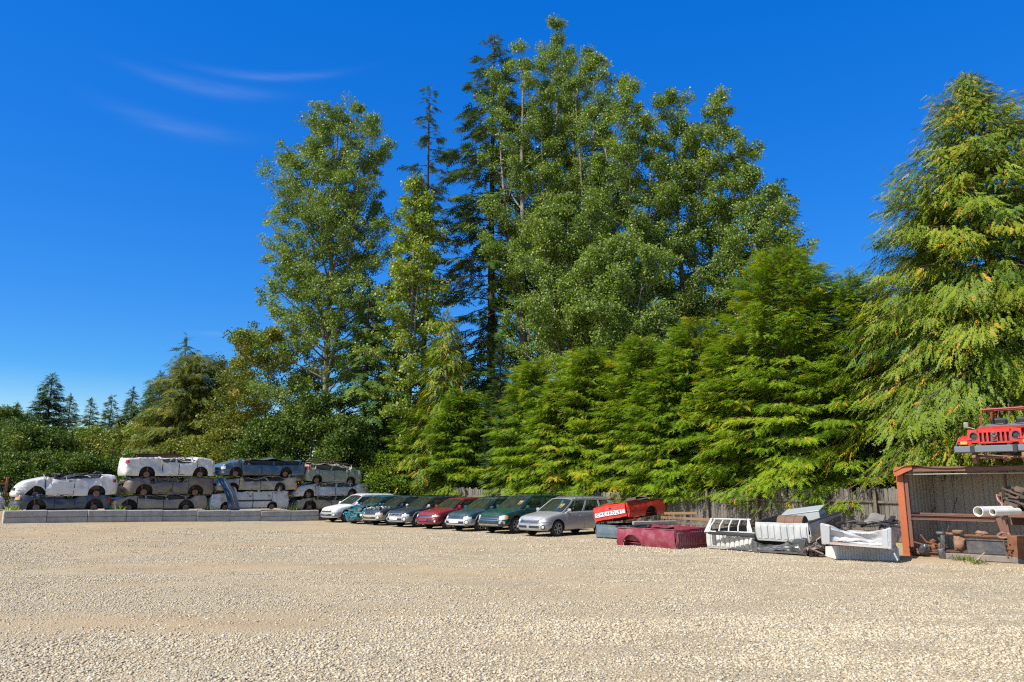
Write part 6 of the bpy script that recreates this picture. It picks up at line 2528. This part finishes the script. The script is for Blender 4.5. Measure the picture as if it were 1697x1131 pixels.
# subframe lying in the front of the container
sf = empty('axle_subframe', CW_(cloc(1556, -.25), -.25, -.01), YAW_R + .02, 'black and rusty vehicle subframe lying across the container sill', 'vehicle subframe')
BLK = worn('black_frame_paint', (.05, .055, .065), dirt=(.20, .16, .12), amt=.45, rough=.5, coat=.1, scale=5)
GRYB = worn('dusty_frame', (.20, .175, .15), dirt=(.12, .10, .085), amt=.5, rough=.8, coat=0, scale=5)
part('plate', BLK, lambda m: (m.bbox((1.25, .10, .42), (1.28, .05, .40), .01), m.bbox((1.25, .06, .60), (1.30, .03, .03), .005)), sf, 40)
part('top_rail', RUST, lambda m: m.bbox((1.28, .22, .70), (1.42, .26, .05), .01), sf, 40)
part('cross_beam', GRYB, lambda m: (m.bbox((1.05, .0, .12), (2.1, .10, .17), .02), m.box((.55, -.055, .12), (.05, .02, .05))), sf, 40)
part('end_bracket', BLK, lambda m: (m.bbox((.03, .05, .52), (.14, .16, .50), .03, rot=(.1, .08, .2)), m.bbox((.0, .03, .74), (.22, .20, .10), .03), m.bbox((.0, -.02, .18), (.20, .14, .32), .04, rot=(.1, -.15, .1)), m.tube([(-.06, -.04, .62), (.10, -.06, .40), (.02, -.08, .2)], .025, 6)), sf, 50)
part('end_bracket', BLK, lambda m: (m.bbox((2.02, .05, .42), (.10, .18, .62), .03), m.bbox((2.24, .05, .64), (.30, .16, .16), .03), m.bbox((2.34, .05, .30), (.10, .14, .6), .03), m.blob((2.22, 0, .05), (.16, .14, .20), 7, .4, 12, 8)), sf, 50)
part('hub', DRUM, lambda m: (m.lathe([(.001, 0), (.13, 0), (.15, .02), (.15, .08), (.10, .10), (.001, .10)], 16, T=Matrix.Translation((.42, .12, .74)) , axis='Z'),
                             m.blob((.42, .12, .48), (.16, .15, .24), 9, .45, 12, 8), m.tube([(0.05, .1, .74), (.42, .12, .72)], .03, 6)), sf, 50)
part('rusty_lump', DRUM, lambda m: (m.blob((.98, .2, .76), (.16, .12, .08), 11, .5, 10, 7), m.lathe([(.14, 0), (.17, .03), (.14, .06), (.11, .03), (.14, 0)], 18, T=Matrix.Translation((1.52, .2, .72)) @ Matrix.Rotation(.5, 4, 'X'), axis='Z')), sf, 50)
# scrap at the left end of the container floor
rr = random.Random(77)
m = MB()
for k in range(12):
    m.blob((rr.gauss(0, .16), rr.gauss(0, .12), abs(rr.gauss(.16, .1))), (rr.uniform(.06, .15), rr.uniform(.06, .12), rr.uniform(.05, .12)), k, .5, 9, 6)
for k in range(4):
    a = Vector((rr.gauss(0, .12), rr.gauss(0, .1), .25)); m.tube([a, a + Vector((rr.uniform(-.45, -.1), .1, rr.uniform(.05, .3)))], .025, 6)
m.bbox((0, 0, .06), (.7, .45, .12), .03)
o_ = m.build('scrap_heap', RUST, None, 50, loc=CW_(.62, .25, .12))
tag(o_, 'small heap of rusty metal lumps at the left end of the container floor', 'scrap metal')
m = MB(); m.blob((0, 0, .12), (.17, .16, .14), 4, .5, 14, 10)
for k in range(7):
    m.tube([(-.16, -.12 + .04 * k, .02), (0, -.16 + .05 * k, .25), (.15, -.12 + .04 * k, .05)], .012, 4)
o_ = m.build('engine_part', BLK, None, 50, loc=CW_(.58, -.02, .12))
tag(o_, 'dark finned engine part in front of the rusty lumps', 'engine part')
# scrap on the shelf
m = MB()
for k in range(46):
    c = Vector((rr.uniform(0, 1.5), rr.gauss(.30, .2), 0))
    z = .05 + (.55 - .12 * c.x) * rr.uniform(0, 1)
    m.bbox((c.x, c.y, z + .05), (rr.uniform(.15, .6), rr.uniform(.05, .25), rr.uniform(.04, .2)), .02, rot=(rr.uniform(-.5, .5), rr.uniform(-.1, .7), rr.uniform(-.5, .5)))
for k in range(10):
    a = Vector((rr.uniform(-.1, .4), rr.uniform(0, .5), rr.uniform(.45, .72)))
    m.tube([a, a + Vector((rr.uniform(.6, 1.2), rr.uniform(-.2, .2), rr.uniform(-.45, -.15)))], rr.uniform(.02, .05), 7)
o_ = m.build('scrap_metal', worn('mixed_scrap', (.055, .045, .038), dirt=(.21, .13, .085), amt=.6, rough=.75, coat=0, scale=4), None, 40, loc=CW_(2.78, -.05, 1.33), rot=(0, 0, YAW_R))
tag(o_, 'dark tangle of scrap piled on the right-hand shelf of the container', 'scrap metal')
m = MB()
m.shell(lambda u, v: Vector((.06 * math.sin(v * 5) + .05 * noise.noise(Vector((u * 4, v * 6, 2))), lerp(-.05, .16, u), lerp(0, .55, v))), 8, 14, .03)
o_ = m.build('torn_panel', worn('pink_torn_panel', (.40, .21, .17), dirt=(.45, .42, .40), amt=.5, rough=.6, coat=.1, scale=5), None, 40, loc=CW_(2.66, -.14, 1.26), rot=(0, 0, YAW_R))
tag(o_, 'torn pinkish metal panel hanging at the end of the container shelf', 'metal panel')
# blue tarpaulin on the back wall and rusty box at the right
m = MB()
m.shell(lambda u, v: Vector((lerp(2.6, 5.0, u), CD - .16 - .03 * math.sin(u * 23) - .02 * math.sin(v * 7 + u * 9), lerp(.14, 1.12, v))), 60, 10, .006)
o_ = m.build('blue_tarpaulin', simple('blue_tarpaulin_cloth', (.09, .22, .36), .6, var=.25, scale=5), sh, 50)
m = MB()
m.bbox((0, 0, .30), (.55, .5, .6), .02)
for k in range(8):
    m.tube([(-.3 + rr.uniform(-.05, .1), -.27, rr.uniform(.02, .5)), (-.3 + rr.uniform(-.1, .2), -.29, rr.uniform(.02, .5))], .02, 5)
o_ = m.build('rusty_box', RUST, None, 40, loc=CW_(3.02, -.02, .13), rot=(0, .05, YAW_R - .1))
tag(o_, 'rusty steel box standing on the container sill at the right edge', 'box')
# a few weeds and a stick at the sill
for k, (px, py) in enumerate(((1592, 936), (1622, 940))):
    q = gp(px, py)
    weed(Vector((q.x, q.y, float(gh(q.x, q.y)) - .01)), .22, .35, LM['bush'], ['small weed below the left part of the subframe', 'small weed below the middle of the subframe'][k], 320 + k, 'weeds along the container sill')
m = MB(); m.tube([(0, 0, 0), (.12, -.06, .14), (.28, -.1, .30)], [.018, .014, .010], 6)
q = gp(1612, 940)
o_ = m.build('stick', simple('dry_stick', (.36, .28, .18), .9), None, None, loc=(q.x, q.y, float(gh(q.x, q.y))))
tag(o_, 'pale dry stick leaning on the container sill', 'stick')

# ------------------------------------------------------------------ red off-road vehicle on the roof
JR = worn('jeep_red', (.50, .022, .014), dirt=(.36, .10, .06), amt=.34, rough=.45, coat=.3)
JG = worn('grey_plastic_bumper', (.13, .145, .17), dirt=(.2, .2, .2), amt=.3, rough=.6, coat=.1)
JM = worn('red_roll_cage', (.27, .016, .020), amt=.2, rough=.5)
nosep = CW_(cloc(1664, -.45), -.45, CHT + .10)
jp = empty('off_road_vehicle', nosep, YAW_F + rad(2), 'red open off-road vehicle without wheels, parked on top of the container', 'off-road vehicle')
J = lambda name, mat, fn, par=None, sm=40: part(name, mat, fn, par or jp, sm)
# local: x forward (nose at 0), y left, z up; the sills rest on blocks of axle
J('hood', JR, lambda m: m.shell(lambda u, v: Vector((lerp(-.06, -1.10, u), lerp(-.5, .5, v) * lerp(1.04, 1.30, u), .86 + .10 * u + .05 * (1 - (2 * v - 1) ** 4) - .05 * max(0, 1 - u * 8))), 14, 14, -.03))


def grille(m):
    # flat red face with seven slots and two round openings
    zs0, zs1 = .50, .87
    W2 = .62
    sl = [(-.36 + .12 * k) for k in range(7)]
    xs_ = [-W2]
    # vertical strips between the slots, rails above and below
    edges = []
    for c in sl:
        edges += [c - .034, c + .034]
    m.box((-.03, 0, .84), (.06, .92, .085))
    m.box((-.03, 0, .515), (.06, .92, .05))
    for k in range(6):
        a, b_ = sl[k] + .034, sl[k + 1] - .034
        m.box((-.03, (a + b_) / 2, .67), (.058, b_ - a, .27))
    for sd in (1, -1):
        m.box((-.03, sd * .402, .67), (.058, .016, .27))
        # plate with a round hole for the lamp
        n = 28
        cy, cz, r = sd * .56, .70, .108
        outer, inner = [], []
        for k in range(n):
            a = 2 * PI * k / n
            c_, s_ = math.cos(a), math.sin(a)
            t = min(.15 / max(1e-6, abs(c_)), .185 / max(1e-6, abs(s_)))
            oy, oz = cy + c_ * t, cz + s_ * t
            outer.append((oy, oz)); inner.append((cy + r * c_, cz + r * s_))
        vs, fs = [], []
        for x in (0, -.06):
            vs += [(x, a, b_) for a, b_ in outer] + [(x, a, b_) for a, b_ in inner]
        for k in range(n):
            q = (k + 1) % n
            fs += [(k, q, n + q, n + k), (2 * n + k, 3 * n + k, 3 * n + q, 2 * n + q), (n + k, n + q, 3 * n + q, 3 * n + k), (k, 2 * n + k, 2 * n + q, q)]
        m.add(vs, fs)


gro = J('grille', JR, grille, sm=30)
J('grille_back', DARK, lambda m: m.box((-.10, 0, .68), (.03, 1.36, .40)), gro)
for sd in (1, -1):
    hl = J('headlight', DARK, lambda m: m.lathe([(.11, 0.012), (.118, .0), (.10, -.05), (.001, -.07)], 24, T=Matrix.Translation((0, sd * .56, .70)), axis='X'))
    J('rim', CHROME, lambda m: m.lathe([(.098, .006), (.108, .014), (.112, .004), (.098, .006)], 24, T=Matrix.Translation((0, sd * .56, .70)), axis='X'), hl)
    J('lens', GLASS, lambda m: m.lathe([(.001, -.03), (.05, -.034), (.09, -.045)], 20, T=Matrix.Translation((0, sd * .56, .70)), axis='X'), hl)

    def fender(m, sd=sd):
        m.shell(lambda u, v: Vector((lerp(.02, -1.15, u), sd * lerp(.62, 1.00, v), .74 - .05 * v - .16 * max(0, 1 - u * 4) ** 1.5 - .10 * max(0, u - .8) * 5)), 14, 5, -.03 * sd)
        m.shell(lambda u, v: Vector((.02 - .01 * v, sd * lerp(.62, 1.0, u), lerp(.58 - .02 * u, .44 + .04 * u, v))), 4, 3, .03 * sd)
    fe = J('fender', JR, fender)
    J('fender_flare', JG, lambda m: m.shell(lambda u, v: Vector((lerp(.03, -1.15, u), sd * lerp(1.00, 1.10, v), .70 - .16 * max(0, 1 - u * 4) ** 1.5 - .10 * max(0, u - .8) * 5 - .22 * v)), 14, 3, -.025 * sd), fe)
    J('turn_signal', AMBER, lambda m: m.bbox((.035, sd * .83, .52), (.03, .20, .09), .008), fe)
    J('mirror', ALU, lambda m: (m.bbox((-1.08, sd * 1.02, 1.10), (.06, .14, .17), .02, rot=(0, .2, .3)), m.tube([(-1.15, sd * .80, .98), (-1.08, sd * 1.0, 1.04)], .015, 6)))
J('emblem', GREASE, lambda m: (m.blob((.03, 0, .77), (.03, .045, .045), 2, .3), m.blob((.025, 0, .68), (.025, .06, .05), 3, .5), m.tube([(.03, -.08, .73), (.035, 0, .69), (.03, .08, .73)], .014, 5),
                               m.tube([(.03, -.05, .57), (.035, 0, .64), (.03, .05, .57)], .014, 5), m.box((.028, 0, .57), (.02, .12, .03))), gro)
jp.scale = (.95, .90, .98)
bmp = J('bumper', JG, lambda m: (m.bbox((.16, 0, .33), (.16, 1.04, .19), .02), m.bbox((.13, .84, .33), (.18, .48, .19), .03), m.bbox((.13, -.84, .33), (.18, .48, .19), .03)))
for sd in (1, -1):
    J('bumper_clamp', DARK, lambda m: m.bbox((.17, sd * .56, .33), (.17, .12, .21), .01), bmp)
J('body_tub', JR, lambda m: (m.bbox((-1.26, 0, .90), (.34, 1.42, .26), .04), m.bbox((-2.4, .73, .72), (2.1, .05, .50), .02), m.bbox((-2.4, -.73, .72), (2.1, .05, .50), .02), m.bbox((-3.4, 0, .72), (.06, 1.45, .5), .02),
                             m.box((-2.2, 0, .48), (2.4, 1.42, .05))))
J('windshield_frame', JM, lambda m: (m.tube([(-1.30, -.66, 1.00), (-1.46, -.62, 1.56), (-1.46, .62, 1.56), (-1.30, .66, 1.00)], .035, 8), m.tube([(-1.30, -.66, 1.03), (-1.30, .66, 1.03)], .04, 8)))
J('cowl', JG, lambda m: (m.bbox((-1.22, 0, 1.045), (.22, 1.34, .035), .01), m.tube([(-1.18, -.5, 1.08), (-1.2, .0, 1.10)], .012, 5), m.tube([(-1.18, .1, 1.08), (-1.2, .6, 1.10)], .012, 5)))
J('roll_bar', JM, lambda m: (m.tube([(-2.45, -.62, .85), (-2.45, -.60, 1.52), (-2.45, -.45, 1.60), (-2.45, .45, 1.60), (-2.45, .60, 1.52), (-2.45, .62, .85)], .035, 8),
                             m.tube([(-2.45, .52, 1.58), (-1.50, .58, 1.57)], .03, 8), m.tube([(-2.45, -.52, 1.58), (-1.50, -.58, 1.57)], .03, 8),
                             m.tube([(-2.45, -.55, 1.57), (-3.3, -.62, .95)], .03, 8), m.tube([(-2.45, .55, 1.57), (-3.3, .62, .95)], .03, 8)))
for sd in (1, -1):
    J('seat', DARK, lambda m: (m.bbox((-2.05, sd * .36, .75), (.5, .5, .15), .05), m.bbox((-2.30, sd * .36, 1.05), (.14, .48, .6), .05, rot=(0, .15, 0))))
    for xx in (-.42, -2.75):
        J('brake_drum', DRUM, lambda m: m.lathe([(.001, -.06), (.19, -.06), (.20, .04), (.001, .07)], 18, T=Matrix.Translation((xx, sd * .66, .12))))
J('axle', DRUM, lambda m: (m.tube([(-.42, -.62, .12), (-.42, .62, .12)], .05, 8), m.blob((-.42, .18, .13), (.16, .16, .15), 3, .2), m.tube([(-2.75, -.62, .12), (-2.75, .62, .12)], .05, 8),
                           m.tube([(-.25, -.55, .20), (-.22, .5, .10)], .02, 6)))
for sd in (1, -1):
    J('spring', GREASE, lambda m: m.tube([(-.42 + .07 * math.cos(t * .9), sd * .42 + .07 * math.sin(t * .9), .15 + t * .012) for t in range(30)], .014, 5))
J('chassis_rail', GREASE, lambda m: (m.box((-1.6, .38, .40), (3.4, .08, .12)), m.box((-1.6, -.38, .40), (3.4, .08, .12)), m.box((-.15, 0, .38), (.08, .8, .10)), m.bbox((-.75, .05, .42), (.6, .5, .34), .06)))
